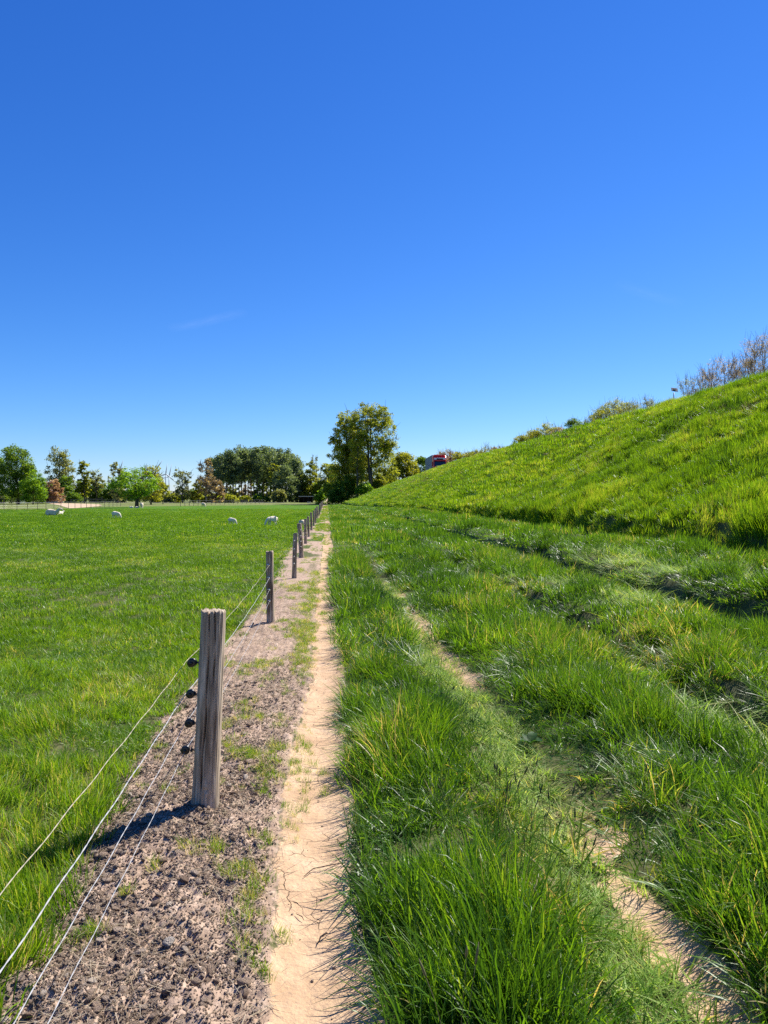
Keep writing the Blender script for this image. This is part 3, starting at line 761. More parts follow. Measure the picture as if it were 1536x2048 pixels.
# ------------------------------------------------------------------ small things lying about
M['stone'] = mat('pale_stone', (.52, .45, .38), .8, .3, vary=.2, vscale=2, bump=.05, bscale=4)
for (px, py, s, lb) in ((332, 1897, .021, 'flat pale shell-like stone on the soil left of the path'), (480, 1722, .013, 'small rounded stone among the clods near the path edge'), (252, 1845, .009, 'tiny pinkish pebble on the soil between the two lowest cords')):
    X, Y = ground_at(px, py, .03)
    o = link('stone', clod(int(px), 2), M['stone']); z = float(gzf(X, Y)); o.location = (X, Y, z+s*.3); o.scale = (s*1.4, s, s*.55); o.rotation_euler = (.2, .1, px)
    tag(o, lb, 'stone')
M['twig'] = mat('dark_twig', (.06, .042, .035), .8, .2)
for (pts_, lb, rr) in ((((606, 1752), (625, 1738), (670, 1730), (700, 1728)), 'dark bent stalk reaching onto the path from the grass', .0022),
                  (((634, 1885), (640, 1875), (651, 1868), (655, 1866)), 'short curved brown leaf lying mid path', .0035),
                  (((590, 1826), (602, 1833), (606, 1837)), 'short dark twig on the left half of the path', .0018),
                  (((100, 1793), (112, 1806), (135, 1820), (172, 1828)), 'curved brown stick at the pasture edge under the cords', .0045)):
    mb = MB(); Q = []
    for i, (px, py) in enumerate(pts_):
        X, Y = ground_at(px, py, .01); Q.append(Vector((X, Y, float(gzf(X, Y))+.006+rr+(.006 if 0 < i < len(pts_)-1 else 0))))
    o_ = Q[0].copy(); mb.tube([q-o_ for q in Q], [rr*.6]+[rr]*(len(Q)-2)+[rr*.4], 6)
    t = mb.build('twig', M['twig'], None, True); t.location = o_; tag(t, lb, 'twig')
# dock plant on the second track
M['dock'] = leafmat('dock_leaf', [(0, (.035, .09, .02)), (1, (.07, .15, .03))], (2, 2, .8), .6, .2, .35)
X, Y = ground_at(1062, 1462, .1); dk = empty('dock_plant', (X, Y, float(gz(X, Y)))); tag(dk, 'broad-leaved dock plant beside the bare patch of the second track', 'plant')
for i in range(7):
    a = i*.9+random.uniform(-.2, .2); l = random.uniform(.07, .12); mb = MB(); n = 7; V = []; F = []
    for k in range(n+1):
        t = k/n; wd = .030*math.sin(math.pi*min(1, t*.9+.08))**.8*(1 if k < n else .1); zz = .02+l*.9*t-.5*l*t*t*1.2; r_ = .01+l*t*.8
        for s_ in (-1, 0, 1):
            V.append((math.cos(a)*r_-math.sin(a)*wd*s_, math.sin(a)*r_+math.cos(a)*wd*s_, zz+abs(s_)*.008+.003*math.sin(k*2.1+s_)))
    for k in range(n):
        for s_ in (0, 1): q = k*3+s_; F.append((q, q+1, q+4, q+3))
    link('leaf', pymesh('leaf', V, F), M['dock'], dk)

# ------------------------------------------------------------------ trees
def quads(Cn, S, g, aniso=1.0):
    """leaf-sized quads, randomly turned, centred on Cn with size S"""
    n = len(Cn); d = g.normal(size=(n, 3))*np.array([1, 1, .55]); d /= np.linalg.norm(d, axis=1)[:, None]
    e = g.normal(size=(n, 3))*np.array([1, 1, .55]); e -= d*(e*d).sum(1)[:, None]; e /= np.linalg.norm(e, axis=1)[:, None]
    S = S[:, None]*.5
    V = np.stack([Cn-d*S, Cn+e*S*aniso, Cn+d*S, Cn-e*S*aniso], 1).reshape(-1, 3)
    return V, np.arange(4*n).reshape(n, 4)
def tree_meshes(seed, H, W, blobs, ncl, nlf, lsz, crad, trunk=.3, tr_r=.02, stems=1, branchy=1.0, twigs=0):
    """blobs: (x, y, z, rx, rz) in half widths / heights.  Returns trunk mesh, crown mesh"""
    g = np.random.default_rng(seed)
    blobs = [(q[0]+g.normal()*.06, q[1]+g.normal()*.08, q[2]+g.normal()*.035, q[3]*g.uniform(.88, 1.12), q[4]*g.uniform(.88, 1.12)) for q in blobs]
    vol = np.array([b[3]**2*b[4] for b in blobs])**.7; vol /= vol.sum()
    cl = []
    for _ in range(ncl):
        b = blobs[g.choice(len(blobs), p=vol)]
        d = g.normal(size=3); d /= np.linalg.norm(d); r = g.uniform(.15, 1)**.45
        cl.append(((b[0]+d[0]*r*b[3])*W, (b[1]+d[1]*r*b[3])*W, (b[2]+d[2]*r*b[4])*H))
    cl = np.array(cl)
    cr = crad*g.uniform(.6, 1.3, ncl)
    nl = np.maximum(4, (nlf*g.uniform(.5, 1.5, ncl)).astype(int))
    idx = np.repeat(np.arange(ncl), nl)
    o = g.normal(size=(len(idx), 3)); o /= np.maximum(np.linalg.norm(o, axis=1), .1)[:, None]; o *= (g.uniform(0, 1, len(idx))**.5)[:, None]
    P = cl[idx]+o*cr[idx][:, None]*np.array([1, 1, .75])
    P[:, 2] = np.maximum(P[:, 2], .15)
    V, F = quads(P, lsz*g.uniform(.6, 1.3, len(P)), g, .7)
    crown = pymesh('crown', V, F, False)
    rv = np.clip(g.uniform(0, 1, ncl)[idx]*.6+g.uniform(0, 1, len(idx))*.4, 0, 1)
    at_ = crown.attributes.new('rnd', 'FLOAT', 'POINT'); at_.data.foreach_set('value', np.repeat(rv, 4).astype(np.float32))
    mb = MB()
    zt = H*.9 if trunk < .6 else H*.85
    st = []
    for s_ in range(stems):
        a = g.uniform(0, 6.28); ox = (g.uniform(.1, .35)*W if stems > 1 else g.normal()*.04*W); bx = (g.uniform(0, .05)*W+.1 if stems > 1 else 0)
        pl = []; wob = g.normal(0, .012*H, (8, 2))
        for k in range(8):
            t = k/7; pl.append(Vector((math.cos(a)*(bx+ox*t)+wob[k, 0]*t, math.sin(a)*(bx+ox*t)+wob[k, 1]*t, -.3+(zt+.3)*t)))
        rr = [H*tr_r*(1.25 if k == 0 else 1)*(1-k/7.6) for k in range(8)]
        mb.tube(pl, rr, 7); st.append(pl)
    nb = int(min(ncl, 46)*branchy)
    for i in g.choice(ncl, nb, replace=False):
        c = Vector(cl[i]); pl = st[g.integers(len(st))]
        zs_ = max(H*trunk, min(zt*.95, c.z-abs(Vector((c.x, c.y)).length)*g.uniform(.5, 1.0)))
        t = min(6.99, max(0, (zs_+.3)/(zt+.3)*7)); k = int(t); b = pl[k].lerp(pl[k+1], t-k)
        m_ = b.lerp(c, .5)+Vector((g.normal(), g.normal(), .6))*.03*H
        rb = H*tr_r*.38*(1-.5*t/7)
        mb.tube([b, b.lerp(m_, .5), m_, c], [rb, rb*.75, rb*.5, rb*.15], 4, cap=False)
    for i in range(twigs):
        c = Vector(cl[g.integers(ncl)]); d = Vector((g.normal()*.5+c.x/W*.5, g.normal()*.5, abs(g.normal())+.7)).normalized()
        l = crad*g.uniform(1.0, 2.6); mb.tube([c-d*crad*.5, c+d*l*.4, c+d*l+Vector((g.normal(), g.normal(), 0))*.06*l], [lsz*.16, lsz*.12, lsz*.05], 3, cap=False)
    return pymesh('trunk', mb.v, mb.f), crown
TT = (2.2, 1.9, .75)
def lm(name, a, b, c, tr=TT, mix=.5): M[name] = leafmat(name, [(0, a), (.5, b), (1, c)], tr, .5, .3, mix, 'rnd', 'GEOMETRY', 0)
lm('green_leaves', (.045, .095, .014), (.10, .18, .020), (.19, .29, .030))
lm('bright_leaves', (.060, .13, .012), (.13, .25, .016), (.23, .38, .028))
lm('olive_leaves', (.090, .115, .018), (.20, .245, .028), (.34, .38, .045))
lm('yellow_leaves', (.10, .12, .014), (.22, .25, .024), (.36, .38, .040))
lm('poplar_leaves', (.048, .082, .045), (.10, .155, .085), (.21, .275, .16))
lm('grey_leaves', (.085, .105, .045), (.17, .20, .085), (.30, .33, .15))
lm('pink_blossom', (.15, .10, .085), (.29, .20, .165), (.46, .36, .31))
lm('brown_buds', (.12, .092, .062), (.23, .185, .13), (.37, .31, .23))
M['bark'] = mat('bark', (.085, .070, .055), .95, .1, vary=.3, vscale=2)
M['twigbark'] = mat('twig_bark', (.33, .245, .18), .95, .1, vary=.2, vscale=2)
M['greybark'] = mat('grey_bark', (.16, .145, .125), .95, .1, vary=.3, vscale=2)
ROUND = [(0, 0, .62, .95, .36), (-.35, .2, .45, .6, .25), (.4, -.2, .5, .55, .25), (.05, 0, .80, .55, .18)]
FULL = [(0, 0, .55, .85, .42), (-.45, 0, .38, .5, .28), (.5, 0, .36, .5, .28), (0, 0, .82, .5, .17), (-.1, -.3, .25, .7, .18)]
TALLT = [(0, 0, .6, .7, .36), (-.3, 0, .82, .4, .16), (.3, 0, .78, .4, .18), (0, 0, .30, .9, .2), (.35, .1, .45, .5, .2)]
POPLAR = [(0, 0, .68, .9, .28), (-.3, 0, .55, .5, .18), (.35, 0, .56, .5, .18), (0, 0, .88, .6, .11)]
TOPPY = [(0, 0, .78, .80, .16), (-.55, 0, .74, .42, .16), (.55, 0, .76, .42, .17), (.1, 0, .88, .45, .10), (0, 0, .55, .8, .2)]
SHRUB = [(0, 0, .45, .85, .42), (-.5, 0, .30, .45, .28), (.5, 0, .35, .45, .3), (.1, 0, .7, .5, .27)]
def tree(name, label, cat, px, D, top, wpx, blobs, leaf, ncl=90, nlf=30, lsz=None, crad=None, bark='bark', seed=None, z0=None, group=None, share=None, dx=0, base_extra=0, **kw):
    X, Y = at(px, D); X += dx
    z = float(gz(X, Y))-.05 if z0 is None else z0
    H = zat(top, D)-z; W = wpx/2/1479.0*D
    px_m = D/740.0
    if lsz is None: lsz = max(.16, px_m*1.5); nlf = int(nlf*1.6); ncl = int(ncl*1.25)
    if crad is None: crad = max(.35, W*.22)
    tm, cm = tree_meshes(seed or int(px*7+top), H, W, blobs, ncl, nlf, lsz, crad, **kw)
    t = empty(name, (X, Y, z), 0)
    link('trunk', tm, M[bark], t); link('crown', cm, M[leaf], t)
    tag(t, label, cat, group); return t
# left of the field
tree('broadleaf_tree', 'tallest big green tree at the left edge, beside the white garden gate', 'tree', 36, 172, 884, 92, [(0, 0, .62, .82, .30), (0, 0, .84, .62, .13), (-.45, 0, .45, .5, .28), (.45, 0, .42, .5, .28), (0, 0, .25, .8, .18)], 'green_leaves', 230, 42, crad=1.25, trunk=.12, tr_r=.02)
tree('broadleaf_tree', 'lower bushy green tree in front of the tallest left tree, overhanging the board fence', 'tree', 66, 166, 935, 52, SHRUB, 'bright_leaves', 90, 38, crad=.9, trunk=.1)
tree('broadleaf_tree', 'dark green tree cut off by the left edge of the photo', 'tree', -8, 176, 905, 50, FULL, 'green_leaves', 90, 36, crad=1.1, trunk=.1)
tree('tall_tree', 'tall olive tree with upright limbs behind the pink blossom tree', 'tree', 120, 225, 898, 66, TALLT, 'grey_leaves', 150, 26, crad=1.1, trunk=.2, twigs=60)
tree('tall_tree', 'slender dark tree right of the tall olive tree', 'tree', 168, 225, 922, 34, TALLT, 'olive_leaves', 80, 30, trunk=.2, twigs=30)
tree('tall_tree', 'open crowned grey tree standing behind the dark wooden gate', 'tree', 193, 230, 942, 38, ROUND, 'grey_leaves', 55, 18, trunk=.3, twigs=40)
tree('blossom_tree', 'pink blossom tree above the wooden board fence', 'tree', 107, 190, 950, 42, SHRUB, 'pink_blossom', 80, 34, trunk=.15, twigs=40)
tree('broadleaf_tree', 'grey-brown tree behind the bright young tree, on its left', 'tree', 236, 215, 929, 44, TALLT, 'grey_leaves', 80, 24, trunk=.2, twigs=60)
tree('young_tree', 'bright green young tree standing alone at the pasture edge with lambs beneath', 'tree', 272, 113, 932, 106, [(0, 0, .60, .85, .32), (-.45, 0, .50, .5, .22), (.45, 0, .48, .5, .22), (.0, 0, .80, .5, .18), (.1, 0, .34, .5, .12)], 'bright_leaves', 170, 46, lsz=.24, crad=.60, trunk=.18, tr_r=.028, stems=2)
tree('broadleaf_tree', 'yellowish tree partly behind the bright young tree, on its right', 'tree', 302, 160, 930, 56, FULL, 'yellow_leaves', 80, 30, crad=.9, trunk=.15, twigs=50)
tree('broadleaf_tree', 'small olive tree at the right foot of the yellowish tree', 'tree', 326, 170, 960, 30, ROUND, 'olive_leaves', 50, 24, trunk=.2)
tree('broadleaf_tree', 'pale grey-green tree right of the wind turbines, with sky showing through', 'tree', 365, 210, 938, 42, TALLT, 'grey_leaves', 70, 16, trunk=.15, twigs=50)
tree('broadleaf_tree', 'dark small tree between the pale tree and the brown tree', 'tree', 398, 215, 952, 34, SHRUB, 'olive_leaves', 55, 24, trunk=.15, twigs=30)
tree('budding_tree', 'tall brown budding tree at the left edge of the poplar grove', 'tree', 412, 212, 914, 46, TALLT, 'brown_buds', 90, 14, trunk=.15, twigs=140, bark='greybark')
tree('broadleaf_tree', 'reddish-brown half-height tree in front of the grove, left side', 'tree', 432, 205, 948, 42, SHRUB, 'brown_buds', 70, 22, trunk=.1, twigs=50)
# the poplar grove
gp = 'tall poplars of the grove'
ORD = 'first second third fourth fifth sixth seventh eighth ninth tenth eleventh twelfth thirteenth fourteenth'.split()
k = 0
for (px, D, top) in ((428, 262, 915), (441, 250, 908), (453, 268, 902), (466, 252, 899), (478, 270, 896), (490, 256, 895), (502, 272, 894), (514, 254, 893), (527, 268, 894), (540, 258, 892), (552, 272, 894), (565, 252, 899), (578, 262, 901), (591, 250, 910),
                     (448, 285, 910), (460, 292, 905), (472, 284, 902), (484, 290, 900), (496, 296, 899), (508, 288, 898), (520, 284, 898), (533, 290, 897), (546, 296, 898), (558, 288, 900), (570, 290, 903)):
    tree('poplar_tree', 'tall grey-green poplar of the grove, %s from the left in its %s row' % (ORD[k % 14 if k < 14 else k-14], 'front' if k < 14 else 'rear'), 'tree', px, D, top, 40, POPLAR, 'poplar_leaves', 62, 30, crad=1.35, trunk=.42, tr_r=.013, group=gp, seed=500+k, bark='bark'); k += 1
for i, (px, top, lf) in enumerate(((446, 942, 'brown_buds'), (468, 950, 'olive_leaves'), (492, 946, 'brown_buds'), (516, 952, 'green_leaves'), (536, 942, 'olive_leaves'))):
    tree('understorey_tree', ['brown thin tree', 'olive small tree', 'brown bushy tree', 'small dark green tree', 'olive leafy tree'][i]+' growing among the shaded poplar trunks, %s from the left' % ORD[i], 'tree', px, 300, top, 34, FULL, lf, 50, 22, trunk=.05)
tree('poplar_tree', 'lower full poplar in front of the grove, leafy to the ground', 'tree', 572, 236, 930, 58, FULL, 'poplar_leaves', 120, 34, crad=1.2, trunk=.1)
tree('poplar_tree', 'dark rounded poplar at the right end of the grove', 'tree', 594, 244, 908, 34, FULL, 'poplar_leaves', 90, 34, crad=1.2, trunk=.15)
tree('broadleaf_tree', 'brownish tree among the grove trunks, yellow-topped', 'tree', 548, 240, 918, 34, TALLT, 'olive_leaves', 70, 24, trunk=.2)
# undergrowth along the far hedge line
for i, (px, D, top, wp, lf, lb) in enumerate((
        (458, 215, 989, 40, 'olive_leaves', 'low yellowish bush in front of the grove trunks, left'),
        (488, 232, 992, 34, 'olive_leaves', 'low bush at the foot of the grove, left of centre'),
        (520, 236, 988, 40, 'green_leaves', 'low green bush at the foot of the grove centre'),
        (556, 228, 978, 34, 'grey_leaves', 'grey-green willow bush left of the open shed'),
        (579, 240, 972, 36, 'poplar_leaves', 'tall silvery bush touching the left side of the shed'),
        (345, 220, 985, 36, 'olive_leaves', 'olive bush under the wind turbines'),
        (380, 218, 978, 44, 'green_leaves', 'green bush below the pale see-through tree'),
        (420, 222, 984, 40, 'olive_leaves', 'olive bush under the tall budding tree'),
        (215, 232, 975, 44, 'green_leaves', 'dark hedge bush right of the wooden gate'),
        (180, 236, 972, 44, 'green_leaves', 'dark hedge bush behind the wooden gate'),
        (146, 215, 984, 40, 'green_leaves', 'dark bush at the right end of the board fence'),
        (250, 228, 980, 40, 'green_leaves', 'dark bush behind the bright young tree'),
        (310, 226, 984, 40, 'olive_leaves', 'bush at the foot of the yellowish tree'),
        (20, 188, 975, 60, 'green_leaves', 'dark bush behind the garden fence at the left edge'),
        (70, 192, 975, 50, 'green_leaves', 'dark bush behind the white garden gate'))):
    tree('bush', lb, 'bush', px, D, top, wp, SHRUB, lf, 55, 30, crad=.8, trunk=.05, branchy=.3)
for px, D, top, wp, lf, lb in ((604, 244, 962, 40, 'olive_leaves', 'brown-green thicket bush just behind the shelter roof'), (640, 238, 955, 34, 'green_leaves', 'dark thicket bush right of the shelter'),
        (664, 176, 950, 40, 'green_leaves', 'tall dark bush left of the evergreen at the path end'), (694, 168, 950, 44, 'green_leaves', 'dark bush at the foot of the left big oak'),
        (100, 205, 962, 50, 'green_leaves', 'tall hedge bush behind the board fence'), (130, 218, 950, 40, 'green_leaves', 'tall dark bush under the tall olive tree'), (160, 228, 955, 44, 'green_leaves', 'tall dark bush under the slender dark tree'),
        (200, 236, 962, 44, 'green_leaves', 'tall dark bush right behind the field gate'), (232, 232, 958, 40, 'green_leaves', 'tall dark bush left of the bright young tree'), (280, 222, 960, 50, 'olive_leaves', 'bush seen under the crown of the bright young tree'),
        (402, 226, 972, 40, 'olive_leaves', 'wide olive bush left of the budding tree foot'), (775, 180, 940, 40, 'olive_leaves', 'olive bush right of the big oaks on the bank')):
    tree('thicket_bush', lb, 'bush', px, D, top, wp, SHRUB, lf, 60, 30, crad=.9, trunk=.05, branchy=.3)
# trees round the end of the path
tree('budding_tree', 'thin grey leafless tree rising behind the shed thicket', 'tree', 632, 248, 908, 34, TALLT, 'grey_leaves', 40, 8, trunk=.2, twigs=160, bark='greybark')
tree('broadleaf_tree', 'brownish spreading tree directly behind the shed', 'tree', 622, 242, 925, 48, FULL, 'olive_leaves', 120, 30, crad=.9, trunk=.12, twigs=60)
tree('broadleaf_tree', 'olive tree between the shed tree and the big oaks', 'tree', 657, 236, 925, 52, FULL, 'olive_leaves', 120, 32, crad=.9, trunk=.12, twigs=30)
tree('bush', 'pale green bush at the far end of the wire fence', 'bush', 640, 172, 976, 22, SHRUB, 'bright_leaves', 40, 26, trunk=.05, crad=.5)
tree('bush', 'dark evergreen bush closing the end of the path', 'bush', 676, 165, 962, 40, SHRUB, 'green_leaves', 90, 34, trunk=.05, crad=.8, z0=0)
tree('oak_tree', 'left of the two big olive oaks towering over the path end', 'tree', 697, 172, 812, 80, [(-.1, 0, .60, .75, .28), (0, 0, .80, .62, .16), (-.55, 0, .56, .42, .20), (.3, 0, .5, .6, .25), (0, 0, .28, .8, .24), (-.45, .2, .24, .45, .2)], 'olive_leaves', 360, 75, lsz=.34, crad=.95, trunk=.12, tr_r=.014, stems=2, twigs=60)
tree('oak_tree', 'right of the two big oaks, open crowned with its dark double trunk showing', 'tree', 744, 166, 801, 112, [(0, 0, .66, .72, .28), (-.1, 0, .84, .46, .14), (.45, 0, .44, .45, .16), (.5, 0, .64, .46, .21), (.32, 0, .80, .38, .14), (-.45, 0, .6, .38, .25), (.62, 0, .52, .32, .12), (-.3, .3, .3, .5, .2)], 'olive_leaves', 400, 62, lsz=.31, crad=.90, trunk=.22, tr_r=.016, stems=3, twigs=120)
tree('oak_tree', 'middle olive oak filling the crown between the two big oaks', 'tree', 722, 171, 815, 84, FULL, 'olive_leaves', 120, 50, lsz=.33, crad=.90, trunk=.25, tr_r=.013, twigs=60)
tree('broadleaf_tree', 'yellow-green sprays hanging low in front of the double trunk', 'tree', 715, 163, 880, 44, [(0, 0, .72, .7, .22), (.3, 0, .5, .5, .18)], 'yellow_leaves', 60, 26, lsz=.3, crad=.6, trunk=.3)
tree('broadleaf_tree', 'dim olive tree filling the gap behind the two big oaks', 'tree', 715, 195, 905, 110, FULL, 'olive_leaves', 190, 34, crad=1.1, trunk=.1)
tree('broadleaf_tree', 'light olive undergrowth tree below the right big oak', 'tree', 770, 172, 890, 56, FULL, 'olive_leaves', 120, 40, lsz=.33, crad=.8, trunk=.15)
tree('bush', 'light green bush at the foot of the double trunk', 'bush', 728, 160, 962, 34, SHRUB, 'bright_leaves', 50, 26, trunk=.05, crad=.6)
tree('bush', 'grey-green bush right of the double trunk on the slope', 'bush', 758, 168, 950, 36, SHRUB, 'olive_leaves', 60, 26, trunk=.05, crad=.7)
tree('broadleaf_tree', 'round yellow-green tree between the big oaks and the lorry', 'tree', 806, 185, 905, 66, FULL, 'yellow_leaves', 150, 36, crad=1.0, trunk=.1)
tree('broadleaf_tree', 'dark tree right behind the yellow-green tree, next to the lorry trailer', 'tree', 842, 200, 912, 36, FULL, 'green_leaves', 70, 30, crad=1.0, trunk=.1)
# along the far side of the road
for (px, D, top, wp, lf, nc, nl, tw, lb, gx) in (
        (893, 150, 899, 34, 'brown_buds', 50, 12, 90, 'brown leafless bush rising behind the right side of the lorry', 0),
        (930, 135, 902, 44, 'yellow_leaves', 60, 26, 40, 'yellowish bush just right of the lorry on the crest', 0),
        (975, 120, 893, 44, 'grey_leaves', 50, 10, 90, 'pale leafless bush between the two yellowish crest bushes', 0),
        (1045, 92, 869, 40, 'yellow_leaves', 60, 26, 30, 'yellow-leaved low bush on the crest, left of the green one', 0),
        (1088, 84, 848, 56, 'yellow_leaves', 90, 28, 50, 'widest yellow-brown bush on the crest line', 0),
        (1146, 74, 836, 28, 'green_leaves', 40, 26, 20, 'small green bush on the crest between the two yellow-brown clumps', 0),
        (1180, 68, 826, 36, 'grey_leaves', 50, 14, 70, 'thin grey bush leaning towards the taller crest tree', 0),
        (1228, 63, 796, 66, 'yellow_leaves', 90, 24, 60, 'tall spreading yellow-brown tree on the crest, left of the panel sign', 0),
        (1285, 60, 796, 56, 'grey_leaves', 60, 16, 90, 'feathery grey-green bush just left of the panel sign', 0),
        (1385, 52, 748, 60, 'grey_leaves', 40, 10, 110, 'low bare twiggy bush just right of the panel sign', 0),
        (1440, 50, 712, 74, 'brown_buds', 60, 14, 190, 'pinkish bare bush in the middle of the right-hand row', 0),
        (1525, 49, 664, 92, 'brown_buds', 110, 26, 260, 'largest pinkish bare bush, cut off by the right edge', 0),
        (908, 142, 905, 26, 'brown_buds', 40, 12, 50, 'tan twiggy bush touching the lorry mirror side', 0),
        (952, 128, 898, 30, 'olive_leaves', 50, 20, 30, 'olive bush between the yellowish bush and the pale leafless one', 0),
        (1003, 106, 894, 36, 'brown_buds', 40, 14, 60, 'low tan bush left of the yellow-leaved low bush', 0),
        (1066, 88, 860, 36, 'olive_leaves', 50, 22, 30, 'olive bush joining the two yellow-brown crest bushes', 0),
        (1118, 79, 850, 34, 'brown_buds', 40, 14, 60, 'tan bush left of the small green crest bush', 0),
        (1205, 66, 812, 44, 'olive_leaves', 60, 20, 50, 'olive bush under the left side of the tall spreading crest tree', 0),
        (1258, 61, 800, 44, 'yellow_leaves', 60, 22, 50, 'yellow-brown bush under the right side of the spreading crest tree', 0),
        (1412, 51, 742, 50, 'brown_buds', 50, 12, 120, 'bare tan bush between the low twiggy one and the middle bare bush', 0),
        (1482, 50, 708, 50, 'brown_buds', 50, 14, 140, 'bare tan bush left of the largest one at the right edge', 0)):
    z_ = 5.65
    tree('crest_bush', lb, 'bush', px, D, top, wp*1.25, TOPPY, lf, int(nc*2.2), int(nl*2.0), lsz=max(.05, D/740*.9), crad=max(.3, wp/2/1479*D*.25), trunk=.05, tr_r=.009, stems=5, twigs=int(tw*1.5), z0=z_, branchy=.9, bark='twigbark')

# ------------------------------------------------------------------ sheep
M['wool'] = mat('fleece', (.66, .56, .40), .95, .1, vary=.15, vscale=6, bump=.02, bscale=25)
M['lambwool'] = mat('lamb_fleece', (.74, .66, .52), .95, .1, vary=.1, vscale=8, bump=.012, bscale=30)
M['skin'] = mat('pale_face_skin', (.58, .47, .40), .8, .2)
M['hoof'] = mat('hoof', (.07, .06, .05), .7, .3)
def skinned(nodes, edges, subd=2, wool=.012, seed=0):
    me = bpy.data.meshes.new('body'); me.from_pydata([n[:3] for n in nodes], edges, [])
    o = bpy.data.objects.new('body_tmp', me); C.objects.link(o)
    o.modifiers.new('s', 'SKIN'); sb = o.modifiers.new('u', 'SUBSURF'); sb.levels = subd; sb.render_levels = subd
    sv = me.skin_vertices[0].data
    for i, n in enumerate(nodes): sv[i].radius = (n[3], n[3]); sv[i].use_root = (i == 0)
    dg = bpy.context.evaluated_depsgraph_get(); dg.update()
    r = bpy.data.meshes.new_from_object(o.evaluated_get(dg)); r.name = 'body'
    bpy.data.objects.remove(o)
    g = np.random.default_rng(seed)
    for v in r.vertices:
        if v.co.z > .3 or wool > .02:
            v.co += v.normal*wool*math.sin(v.co.x*37+seed)*math.sin(v.co.y*41)*math.sin(v.co.z*33)
    r.polygons.foreach_set('use_smooth', np.ones(len(r.polygons), dtype=bool))
    return r
def sheep_body(pose, seed):
    N = [(-.05, 0, .58, .25), (-.34, 0, .60, .235), (-.50, 0, .60, .15), (.22, 0, .59, .235), (.40, 0, .60, .18)]
    E = [(0, 1), (1, 2), (0, 3), (3, 4)]
    if pose == 'graze': hd = [(.54, 0, .50, .125), (.64, 0, .32, .095), (.69, 0, .20, .078), (.75, 0, .09, .052), (.78, 0, .045, .036)]
    elif pose == 'lie': hd = [(.52, 0, .72, .13), (.60, 0, .86, .10), (.68, 0, .90, .08), (.80, 0, .84, .056), (.86, 0, .81, .042)]
    else: hd = [(.52, 0, .66, .13), (.60, 0, .78, .10), (.68, 0, .82, .08), (.80, 0, .76, .056), (.86, 0, .73, .042)]
    b = len(N); N += hd; E += [(4, b)]+[(b+i, b+i+1) for i in range(len(hd)-1)]
    for s in (-1, 1):
        b = len(N)
        if pose == 'lie':
            N += [(.28, s*.15, .42, .07), (.42, s*.17, .36, .04), (.30, s*.19, .345, .032)]; E += [(3, b), (b, b+1), (b+1, b+2)]
            b = len(N); N += [(-.36, s*.19, .46, .12), (-.16, s*.23, .40, .06), (-.34, s*.25, .345, .035)]; E += [(1, b), (b, b+1), (b+1, b+2)]
        else:
            N += [(.26, s*.12, .42, .075), (.27, s*.12, .23, .038), (.28, s*.12, .04, .028), (.30, s*.12, .015, .030)]; E += [(3, b), (b, b+1), (b+1, b+2), (b+2, b+3)]
            b = len(N); N += [(-.34, s*.13, .44, .11), (-.29, s*.14, .33, .065), (-.42, s*.13, .21, .036), (-.38, s*.13, .04, .028), (-.36, s*.13, .015, .030)]; E += [(1, b), (b, b+1), (b+1, b+2), (b+2, b+3), (b+3, b+4)]
    b = len(N); N += [(-.60, 0, .52, .045), (-.62, 0, .40, .03)]; E += [(2, b), (b, b+1)]
    me = skinned(N, E, 2, .014, seed)
    if pose == 'lie':
        for v in me.vertices: v.co.z = max(v.co.z-.31, .0)*1.0
    return me, hd
SB = {p: sheep_body(p, i) for i, p in enumerate(('graze', 'stand', 'lie'))}
def sheep(px, py, L, pose, yaw, label, lamb=False, name=None, D=None):
    X, Y = ground_at(px, py) if D is None else at(px, D)
    t = empty(name or ('lamb' if lamb else 'sheep'), (X, Y, float(gz(X, Y))), yaw)
    me, hd = SB[pose]; s = L/1.35
    b = link('body', me, None, t); b.scale = (s, s, s*(1.0 if not lamb else 1.02))
    if not me.materials: me.materials.append(M['wool'])
    if lamb: b.material_slots[0].link = 'OBJECT'; b.material_slots[0].material = M['lambwool']
    dz = -.31 if pose == 'lie' else 0
    h0 = Vector(hd[2][:3]); h1 = Vector(hd[4][:3])
    for sd in (-1, 1):
        e = MB(); q = h0+Vector((-.03, 0, dz+.02))
        e.tube([q+Vector((0, sd*.05, 0)), q+Vector((-.02, sd*.11, .0)), q+Vector((-.03, sd*.17, -.02))], [.02, .032, .006], 6)
        o = e.build('ear', M['skin'], t, True); o.scale = (s, s, s)
    e = MB(); d = (h1-Vector(hd[3][:3])).normalized(); q = h1+Vector((0, 0, dz))
    e.tube([q-d*.10, q-d*.02, q+d*.036, q+d*.05], [.058, .050, .040, .012], 10)
    o = e.build('muzzle', M['skin'], t, True); o.scale = (s, s, s)
    if pose != 'lie':
        for hx in (.30, -.36):
            for sd in (-1, 1):
                e = MB(); e.tube([(hx, sd*(.12 if hx > 0 else .13), 0), (hx, sd*(.12 if hx > 0 else .13), .04)], [.036, .030], 8)
                o = e.build('hoof', M['hoof'], t, True); o.scale = (s, s, s)
    tag(t, label, 'lamb' if lamb else 'sheep', 'sheep and lambs in the pasture'); return t
sheep(105, 1031, 1.45, 'lie', R(-14), 'woolly white sheep lying down in front of the far wire fence')
sheep(120, 1029.5, .80, 'lie', R(60), 'pale lamb resting against the far side of the lying sheep', True)
sheep(232, 1037, .82, 'graze', R(-22), 'slim sheep grazing to the right, between the lying sheep and the young tree', True)
sheep(263, 1016, .66, 'lie', R(165), 'left of the two lambs lying under the young tree', True)
sheep(274, 1016, .66, 'lie', R(10), 'right of the two lambs lying under the young tree', True)
sheep(284, 1016, 1.25, 'graze', R(-70), 'large sheep standing beside the two lying lambs under the young tree')
